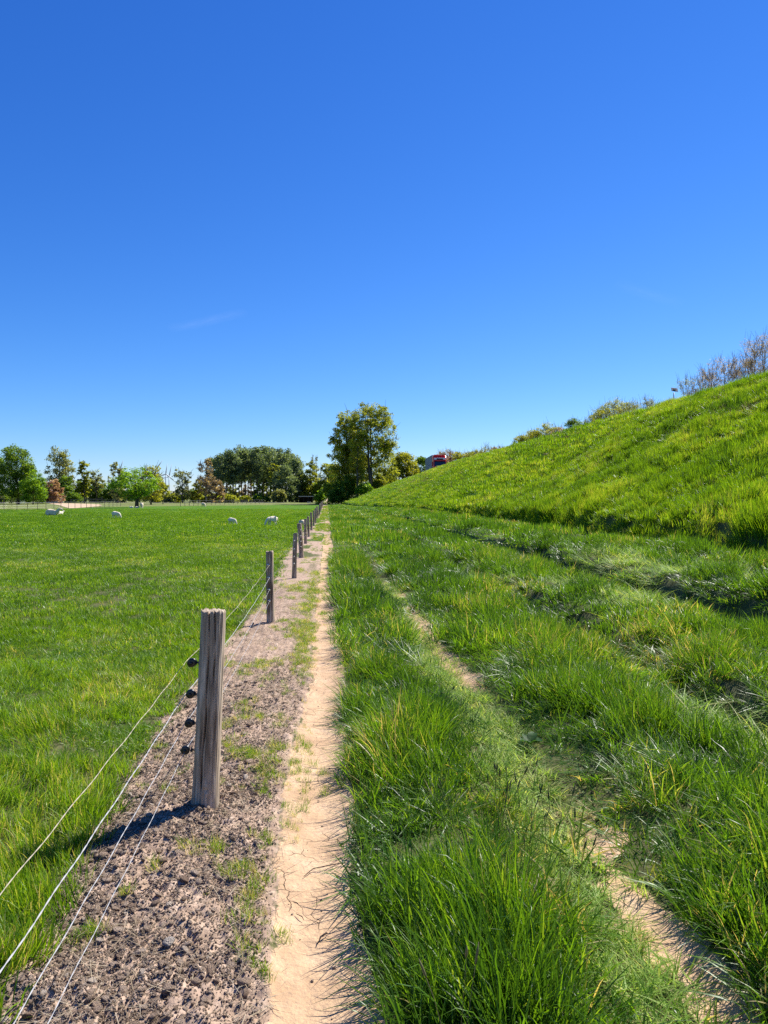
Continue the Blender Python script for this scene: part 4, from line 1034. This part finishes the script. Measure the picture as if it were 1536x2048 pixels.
sheep(407, 1014, 1.15, 'graze', R(-50), 'lone distant sheep grazing near the far field boundary')
sheep(464, 1049, .62, 'graze', R(-30), 'small grazing sheep, head to the right, in mid field', True)
sheep(544, 1051, .82, 'graze', R(215), 'grazing sheep, head to the left, nearest to the wire fence but one', True)
sheep(603, 1056, .70, 'graze', R(110), 'white sheep half hidden behind the fourth fence post', False)

# ------------------------------------------------------------------ lorry on the embankment
M['red'] = mat('red_paint', (.85, .022, .020), .25, .6)
M['dred'] = mat('dark_red_paint', (.55, .015, .018), .35, .5)
M['glass'] = mat('dark_glass', (.012, .018, .028), .06, .8)
M['white'] = mat('white_paint', (.78, .78, .76), .4, .4)
M['greyp'] = mat('grey_tarpaulin', (.28, .29, .31), .7, .3, vary=.08, vscale=1)
M['tyre'] = mat('tyre_rubber', (.02, .02, .02), .85, .2)
M['lamp'] = mat('lamp_glass', (.65, .66, .68), .12, .7)
TX, TY = 21.25, 139.0
lor = empty('lorry', (TX, TY, 5.74), R(-2.2)); tag(lor, 'red articulated lorry with grey trailer driving on the road along the embankment', 'lorry')
# front faces -Y
cab = [(.0, .55), (-.06, 1.5), (.0, 1.75), (.22, 2.75), (.30, 2.95), (.55, 3.45), (1.05, 3.88), (2.25, 3.92), (2.25, .55)]
mb = MB(); n = len(cab)
for xx in (-1.22, 1.22):
    for yy_, zz in cab: mb.v.append(Vector((xx, yy_, zz)))
mb.f += [tuple(range(n)), tuple(range(n, 2*n))[::-1]]+[((i+1) % n, i, n+i, n+(i+1) % n) for i in range(n)]
c = mb.build('cab', M['red'], lor, False, .07)
def part(nm, m, *boxes, par=None, bev=0.015):
    q = MB()
    for b in boxes: q.box(*b)
    return q.build(nm, M[m], par or lor, False, bev)
ws = MB(); ws.v = [Vector(p) for p in ((-1.08, -.045, 1.72), (1.08, -.045, 1.72), (1.02, .17, 2.70), (-1.02, .17, 2.70), (-1.08, .03, 1.72), (1.08, .03, 1.72), (1.02, .25, 2.70), (-1.02, .25, 2.70))]
ws.f = [(0, 1, 2, 3), (7, 6, 5, 4), (0, 4, 5, 1), (1, 5, 6, 2), (2, 6, 7, 3), (3, 7, 4, 0)]
ws.build('windscreen', M['glass'], lor)
part('sun_visor', 'dred', (-1.12, 1.12, -.12, .2, 2.72, 2.86))
part('light_bar', 'white', (-1.10, -.62, .12, .42, 3.0, 3.32), (.62, 1.10, .12, .42, 3.0, 3.32), (-.62, .62, .18, .44, 3.22, 3.34))
part('roof_sign', 'black', (-.58, .58, .20, .46, 2.97, 3.20))
part('air_deflector', 'red', (-1.05, 1.05, .72, 1.4, 3.80, 3.98))
part('stripe', 'white', (-.62, .72, -.10, -.05, 1.30, 1.38))
for z_ in (.75, .92, 1.09): part('grille_slat', 'black', (-.75, .75, -.09, -.03, z_, z_+.10))
part('bumper', 'dred', (-1.23, 1.23, -.14, .25, .32, .62))
for s_ in (-1, 1):
    part('headlight', 'lamp', (min(s_*.85, s_*1.15), max(s_*.85, s_*1.15), -.12, -.03, .70, .92))
    mr = part('mirror', 'dred', (min(s_*1.34, s_*1.56), max(s_*1.34, s_*1.56), -.06, .10, 1.75, 2.55))
    part('mirror_arm', 'black', (min(s_*1.20, s_*1.40), max(s_*1.20, s_*1.40), .05, .10, 2.42, 2.47), par=mr, bev=0)
    part('side_window', 'glass', (min(s_*1.205, s_*1.235), max(s_*1.205, s_*1.235), .42, 1.15, 1.85, 2.6))
    part('door', 'dred', (min(s_*1.21, s_*1.228), max(s_*1.21, s_*1.228), .38, 1.25, .75, 1.80))
part('trailer', 'greyp', (-1.27, 1.27, 2.75, 16.2, 1.05, 4.0), bev=.03)
part('chassis', 'black', (-.45, .45, 1.0, 16.0, .70, 1.04))
for s_ in (-1, 1):
    part('trailer_rail', 'black', (min(s_*1.272, s_*1.29), max(s_*1.272, s_*1.29), 2.78, 16.1, 1.06, 1.20), bev=0)
    part('trailer_post', 'black', *[(min(s_*1.272, s_*1.285), max(s_*1.272, s_*1.285), yv, yv+.06, 1.21, 3.95) for yv in (2.8, 6.1, 9.4, 12.7, 16.05)], bev=0)
    for yv in (1.0, 3.6, 11.2, 12.5, 13.8):
        q = MB(); q.tube([(s_*.88, yv, .5), (s_*1.18, yv, .5)], [.5, .5], 24); wl = q.build('wheel', M['tyre'], lor, False, 0)
        q = MB(); q.tube([(s_*1.16, yv, .5), (s_*1.19, yv, .5)], [.27, .25], 16); q.build('rim', M['lamp'], wl)
# guard rail seen left of the lorry
gr = empty('guard_rail', (19.75, 60, 5.8)); tag(gr, 'grey steel guard rail along the road edge beside the lorry', 'guard rail')
q = MB(); q.prism([(-.03, .45), (.02, .45), (.05, .53), (.0, .60), (.05, .67), (.02, .75), (-.03, .75)], 75, 300); q.build('rail', M['steel'], gr)
for i in range(38):
    q = MB() if i == 0 else None
    if i == 0: q.box(-.09, -.035, -.04, .04, -.6, .74); pm = q.build('post', M['steel'], gr); pm.location.y = 76
    else:
        o = pm.copy(); C.objects.link(o); o.parent = gr; o.location.y = 76+i*6
# panel sign on the crest
X, Y = at(1346, 39.3); zb = float(gz(X, Y))
sg = empty('panel_sign', (X, Y, zb), -rays(1346)); tag(sg, 'dark tilted solar panel on a grey pole on top of the grassy bank', 'solar panel')
q = MB(); q.tube([(0, 0, -.4), (0, 0, zat(786, 39.3)-zb)], [.028, .028], 10); q.build('pole', M['steel'], sg, True)
ht = zat(780, 39.3)-zb
pn = MB(); pn.box(-.17, .17, -.012, .012, -.12, .12); p_ = pn.build('panel', mat('panel_back', (.10, .11, .12), .5, .4), sg, False, .004); p_.location = (.03, 0, ht); p_.rotation_euler = (R(-35), R(8), R(20))
pn = MB(); pn.box(-.05, .05, -.045, -.014, -.06, .04); pb = pn.build('junction_box', M['black'], p_)

# ------------------------------------------------------------------ far buildings, gates and fences
M['tar'] = mat('tarred_boards', (.030, .024, .022), .85, .2, vary=.3, vscale=3)
M['boards'] = woodmat('fence_boards', (.40, .35, .30), (.28, .24, .20), (.50, .45, .40))
M['roof'] = mat('roof_edge', (.42, .39, .36), .6, .3)
M['darkwood'] = mat('dark_timber', (.10, .085, .07), .85, .2, vary=.2)
D = 1.55*1479/10.2; X, Y = at(612, D); sh = empty('field_shelter', (X, Y, 0), -rays(612)); tag(sh, 'dark open-fronted livestock shelter with a pale roof edge at the far end of the pasture', 'shed')
wd = 27/1479*D/2; hh = 13/1479*D
q = MB().box(-wd, wd, 2.9, 3.0, 0, hh-.45); q.build('back_wall', M['tar'], sh)
for s_ in (-1, 1):
    q = MB().prism([(-.05, 0), (.05, 0), (.05, hh-.2), (-.05, hh-.2)], 0, 2.9); o = q.build('side_wall', M['tar'], sh); o.location.x = s_*wd
for xx in (-wd, -wd*.33, wd*.33, wd): MB().box(xx-.07, xx+.07, -.16, -.02, 0, hh-.16).build('post', M['tar'], sh)
MB().box(-wd-.2, wd+.2, -.4, 3.3, 0, .08).build('roof', M['tar'], sh, loc=(0, 0, hh-.16)).rotation_euler = (R(-5), 0, 0)
MB().box(-wd-.2, wd+.2, -.46, -.40, hh-.18, hh+.02).build('fascia', M['roof'], sh)
# water trough rock beside the shelter
X, Y = at(618, D-14); o = link('feed_trough', None or MB().box(-.55, .55, -.3, .3, .0, .36).build('tmp', M['stone']).data, M['stone']); bpy.data.objects.remove(bpy.data.objects['tmp'])
bm = bmesh.new(); bm.from_mesh(o.data); f_ = [f for f in bm.faces if f.normal.z > .9 or f.calc_center_median().z > .35]; r_ = bmesh.ops.inset_region(bm, faces=f_, thickness=.07); bmesh.ops.translate(bm, verts=list({v for f in f_ for v in f.verts}), vec=(0, 0, -.22)); bm.to_mesh(o.data); bm.free()
o.location = (X, Y, float(gz(X, Y))); tag(o, 'low grey feed trough on the grass in front of the dark shelter', 'trough')
# board fence
D = 200; X0, Y0 = at(86, D); X1, Y1 = at(126.5, D); bf = empty('board_fence', (X0, Y0, 0)); tag(bf, 'pale upright board fence below the pink blossom tree', 'fence')
nb = 30; hb = 12.3/1479*D; bm_ = None; dvec = Vector((X1-X0, Y1-Y0, 0))
a_ = math.atan2(dvec.y, dvec.x)
for i in range(nb):
    w_ = dvec.length/nb
    if i == 0: bm_ = MB().box(.008, w_-.008, -.012, .012, 0, hb).build('board', M['boards'], bf); o = bm_
    else: o = bm_.copy(); C.objects.link(o); o.parent = bf
    p_ = dvec*(i/nb); o.location = (p_.x, p_.y+random.uniform(-.01, .01), random.uniform(-.05, .04)); o.rotation_euler = (0, 0, a_)
for z_ in (.35, hb-.35): o = MB().bar((0, .04, z_), dvec+Vector((0, .04, z_)), .05, .08).build('rail', M['boards'], bf)
# black trough
X, Y = at(88, 196); o = MB().prism([(-.62, .42), (-.5, 0), (.5, 0), (.62, .42), (.55, .42), (.45, .08), (-.45, .08), (-.55, .42)], -.3, .3).build('water_trough', M['black']); o.location = (X, Y, 0); tag(o, 'black water trough in front of the left end of the board fence', 'trough')
# white gate
D = 172; X, Y = at(45.5, D); wg = empty('garden_gate', (X, Y, 0), -rays(45)); tag(wg, 'small white garden gate with a diagonal brace under the tallest left tree', 'gate')
w_ = 7.0/1479*D/2; hg = 11/1479*D
for s_ in (-1, 1): MB().box(s_*w_-.05, s_*w_+.05, -.03, .03, .05, hg).build('stile', M['white'], wg)
for z_ in (.25, .6, .95, hg-.12): MB().box(-w_+.05, w_-.05, -.02, .02, z_-.045, z_+.045).build('rail', M['white'], wg)
MB().bar((-w_, -.035, .15), (w_, -.035, hg-.1), .03, .09).build('brace', M['white'], wg)
MB().box(-w_-.3, -w_-.14, -.08, .08, -.2, hg+.15).build('gate_post', M['greybark'], wg)
# dark field gate
D = 196; X, Y = at(186.5, D); fg = empty('field_gate', (X, Y, 0), -rays(186)); tag(fg, 'wide dark wooden field gate with two heavy posts beyond the sandy track', 'gate')
w_ = 33/1479*D/2
for s_ in (-1, 1): MB().box(s_*w_-.13, s_*w_+.13, -.13, .13, -.2, 13.5/1479*D).build('gate_post', M['darkwood'], fg)
for z_ in (.3, .6, .9, 1.2): MB().box(-w_+.13, w_-.13, -.02, .02, z_-.04, z_+.04).build('rail', M['darkwood'], fg)
for xx in (-.75, 0, .75): MB().box(xx-.04, xx+.04, -.05, -.022, .2, 1.3).build('upright', M['darkwood'], fg)
for s_ in (-1, 1): MB().bar((s_*(w_-.15), -.07, 1.65), (s_*.1, -.07, 1.15), .03, .07).build('brace', M['darkwood'], fg)
# fences made of thin posts and wire
def thin_fence(name, label, P, h, r, m, rails=(.3, .6, .95), rr=.012):
    f = empty(name, (P[0][0], P[0][1], 0)); o0 = Vector(f.location); first = None
    for (x_, y_) in P:
        zz = float(gz(x_, y_))
        if first is None: first = MB().tube([(0, 0, -.2), (0, 0, h)], [r, r*.85], 6).build('post', M[m], f); o = first
        else: o = first.copy(); C.objects.link(o); o.parent = f
        o.location = Vector((x_, y_, zz))-o0; o.scale = (1, 1, random.uniform(.92, 1.06))
    for z_ in rails: MB().tube([Vector((x_, y_, float(gz(x_, y_))+z_*h))-o0 for x_, y_ in P], rr, 4).build('wire', M['steel'] if rr < .02 else M[m], f)
    tag(f, label, 'fence'); return f
pxs = [-18, 8, 34, 55, 75, 92, 108, 122, 137, 150, 162, 173, 182, 192, 200, 209, 218, 226, 234, 241]
thin_fence('stock_fence', 'thin dark post and wire fence behind the lying sheep, bounding the pasture', [at(px, 88+40*((i)/19)**1.1) for i, px in enumerate(pxs)], .95, .035, 'darkwood', rr=.006)
thin_fence('paddock_fence', 'grey post and rail fence running past the garden gate at the left edge', [at(px, 178) for px in (-12, 8, 24, 37)], 1.45, .07, 'greybark', (.45, .85), .03)
thin_fence('roadside_fence', 'sparse pale posts behind the young tree along the far track', [at(px, 205) for px in (142, 165, 210, 228, 253, 300, 330, 352)], 1.15, .06, 'greybark', (.5, .9), .012)
thin_fence('boundary_fence', 'row of short dark posts along the back of the pasture, right of the lone sheep', [at(361+i*8.8, 128+i*3.4) for i in range(20)], 1.0, .045, 'darkwood', rr=.006)
# sandy yard track and far lane
sand = mat('sandy_track', (.50, .37, .24), .95, .1, vary=.25, vscale=.6)
def poly(name, pp, m, dz=.03):
    P_ = [ground_at(a, b) for a, b in pp]; V = [(x_, y_, float(gz(x_, y_))+dz) for x_, y_ in P_]
    o = link(name, pymesh(name, V, [tuple(range(len(V)))], False), m); o['kind'] = 'structure'
poly('sandy_track', [(97, 1006.6), (125, 1006.4), (170, 1007.6), (200, 1009), (204, 1011), (198, 1012.5), (150, 1016.5), (138, 1016.5), (118, 1010.5)], sand)
lane = mat('farm_lane', (.33, .31, .27), .9, .2, vary=.1)
V = []
for px in range(-60, 600, 30):
    for D in (212, 217): V.append((*at(px, D), .05))
link('farm_lane', pymesh('farm_lane', V, [(i, i+1, i+3, i+2) for i in range(0, len(V)-2, 2)], False), lane)['kind'] = 'structure'
# far farmhouse
D = 260; X, Y = at(347, D); hs_ = empty('farmhouse', (X, Y, 0), R(12)); tag(hs_, 'low grey-roofed farmhouse half hidden below the wind turbines', 'house')
brick = mat('brick_wall', (.22, .12, .09), .9, .2, vary=.15)
MB().box(-3.4, 3.4, -2.6, 2.6, 0, 1.3).build('wall', brick, hs_)
q = MB().prism([(-2.9, 1.3), (0, 3.2), (2.9, 1.3)], -3.7, 3.7).build('roof', mat('slate', (.17, .17, .18), .8, .3, vary=.1), hs_); q.rotation_euler = (0, 0, R(90))
MB().box(-.25, .25, -.25, .25, 2.7, 3.8).build('chimney', brick, hs_)
for xx in (-2, 0, 2): MB().box(xx-.4, xx+.4, -2.63, -2.602, .4, 1.1).build('window', M['glass'], hs_)
# wind turbines
M['turb'] = mat('turbine_white', (.42, .46, .52), .5, .3)
for (px, hy, D, bl, rot, lb) in ((332, 948, 2600, 21, 8, 'left wind turbine above the farmhouse'), (338.5, 953, 2900, 25, 12, 'wind turbine just right of its twin above the farmhouse'),
                        (313, 938, 2500, 22, 35, 'wind turbine behind the yellowish tree, one blade showing'), (241, 938, 2700, 19, 18, 'wind turbine behind the grey-brown tree, one blade tip showing')):
    X, Y = at(px, D); hz = zat(hy, D); t = empty('wind_turbine', (X, Y, 0), -rays(px)); tag(t, lb, 'wind turbine')
    MB().tube([(0, 0, 0), (0, 0, hz-1.5)], [2.6, 1.5], 12).build('tower', M['turb'], t, True)
    MB().box(-1.8, 1.8, -5, 6, hz-1.8, hz+1.8).build('nacelle', M['turb'], t, False, .4)
    hb_ = MB().tube([(0, -5, hz), (0, -8, hz)], [1.9, .6], 12).build('hub', M['turb'], t, True)
    Lb = bl/1479*D
    for k in range(3):
        a = R(rot+120*k); d = Vector((math.sin(a), 0, math.cos(a))); c0 = Vector((0, -6.3, hz)); u = Vector((d.z, 0, -d.x))
        pr = [(0, .9), (.15, 2.2), (.5, 1.5), (1, .3)]; V = []; F = []
        for tt, ww in pr:
            p0 = c0+d*Lb*tt
            V += [p0-u*ww, p0-Vector((0, .5*ww, 0)), p0+u*ww, p0+Vector((0, .5*ww, 0))]
        for i in range(3):
            for j in range(4): F.append((i*4+j, i*4+(j+1) % 4, i*4+4+(j+1) % 4, i*4+4+j))
        F.append((3, 2, 1, 0)); F.append((12, 13, 14, 15))
        link('blade', pymesh('blade', V, F, True), M['turb'], t)
# distant tree belts beyond everything
def belt(name, D, px0, px1, top, leaf, seed, label):
    g = np.random.default_rng(seed); n = int((px1-px0)*9)
    px = g.uniform(px0, px1, n); Dd = D+g.uniform(-12, 12, n)
    XY = np.array([at(a, d) for a, d in zip(px, Dd)])
    hh_ = (995-top)/1479*D+1.55; prof = hh_*(.55+.45*vnoise(px*.09, 0*px, seed))
    z_ = g.uniform(0, 1, n)**.7*prof
    V, F = quads(np.column_stack([XY, z_]), np.full(n, D/740*1.8), g, .8)
    me = pymesh(name, V, F, False); at_ = me.attributes.new('rnd', 'FLOAT', 'POINT'); at_.data.foreach_set('value', np.repeat(g.uniform(0, 1, n), 4).astype(np.float32))
    o = link(name, me, M[leaf]); tag(o, label, 'tree line', kind='stuff')
belt('distant_treeline', 420, -80, 640, 981, 'grey_leaves', 3, 'far low tree line closing the horizon behind the grove')
# faint contrail
def trail(p0, p1, wpx, al, lb):
    m = bpy.data.materials.new('contrail_vapour'); m.use_nodes = True; nt = m.node_tree; nt.nodes.clear(); out = nt.nodes.new('ShaderNodeOutputMaterial'); t_ = nt.nodes.new('ShaderNodeBsdfTranslucent'); t_.inputs[0].default_value = (1, 1, 1, 1); tr_ = nt.nodes.new('ShaderNodeBsdfTransparent'); mx = nt.nodes.new('ShaderNodeMixShader'); nt.links.new(tr_.outputs[0], mx.inputs[1]); nt.links.new(t_.outputs[0], mx.inputs[2]); nt.links.new(mx.outputs[0], out.inputs[0])
    tc = nt.nodes.new('ShaderNodeTexCoord'); n = nt.nodes.new('ShaderNodeTexNoise'); n.inputs['Scale'].default_value = 6; n.inputs['Detail'].default_value = 6
    nt.links.new(tc.outputs['Generated'], n.inputs['Vector'])
    a = nt.nodes.new('ShaderNodeAttribute'); a.attribute_name = 'dens'
    mm = nt.nodes.new('ShaderNodeMath'); mm.operation = 'MULTIPLY'; nt.links.new(n.outputs[0], mm.inputs[0]); nt.links.new(a.outputs['Fac'], mm.inputs[1]); nt.links.new(mm.outputs[0], mx.inputs[0])
    D = 30000; V = []; W_ = []; F = []
    for i in range(21):
        t = i/20; px = p0[0]+(p1[0]-p0[0])*t; py = p0[1]+(p1[1]-p0[1])*t+2*math.sin(t*5)
        for j in range(5):
            s_ = (j-2)/2; q = py+s_*wpx; X, Y = at(px, D); V.append((X, Y+s_*600, zat(q, D))); W_.append(al*(1-abs(s_))*math.sin(math.pi*t)**.7)
    for i in range(20):
        for j in range(4): q = i*5+j; F.append((q, q+1, q+6, q+5))
    me = pymesh('contrail', V, F); at_ = me.attributes.new('dens', 'FLOAT', 'POINT'); at_.data.foreach_set('value', np.array(W_, dtype=np.float32))
    o = link('contrail', me, m); tag(o, lb, 'contrail')
trail((335, 659), (498, 627), 3.5, .035, 'faint white contrail streak in the blue sky above the poplar grove')
trail((1225, 566), (1365, 614), 3, .012, 'very faint contrail in the sky above the crest of the bank')
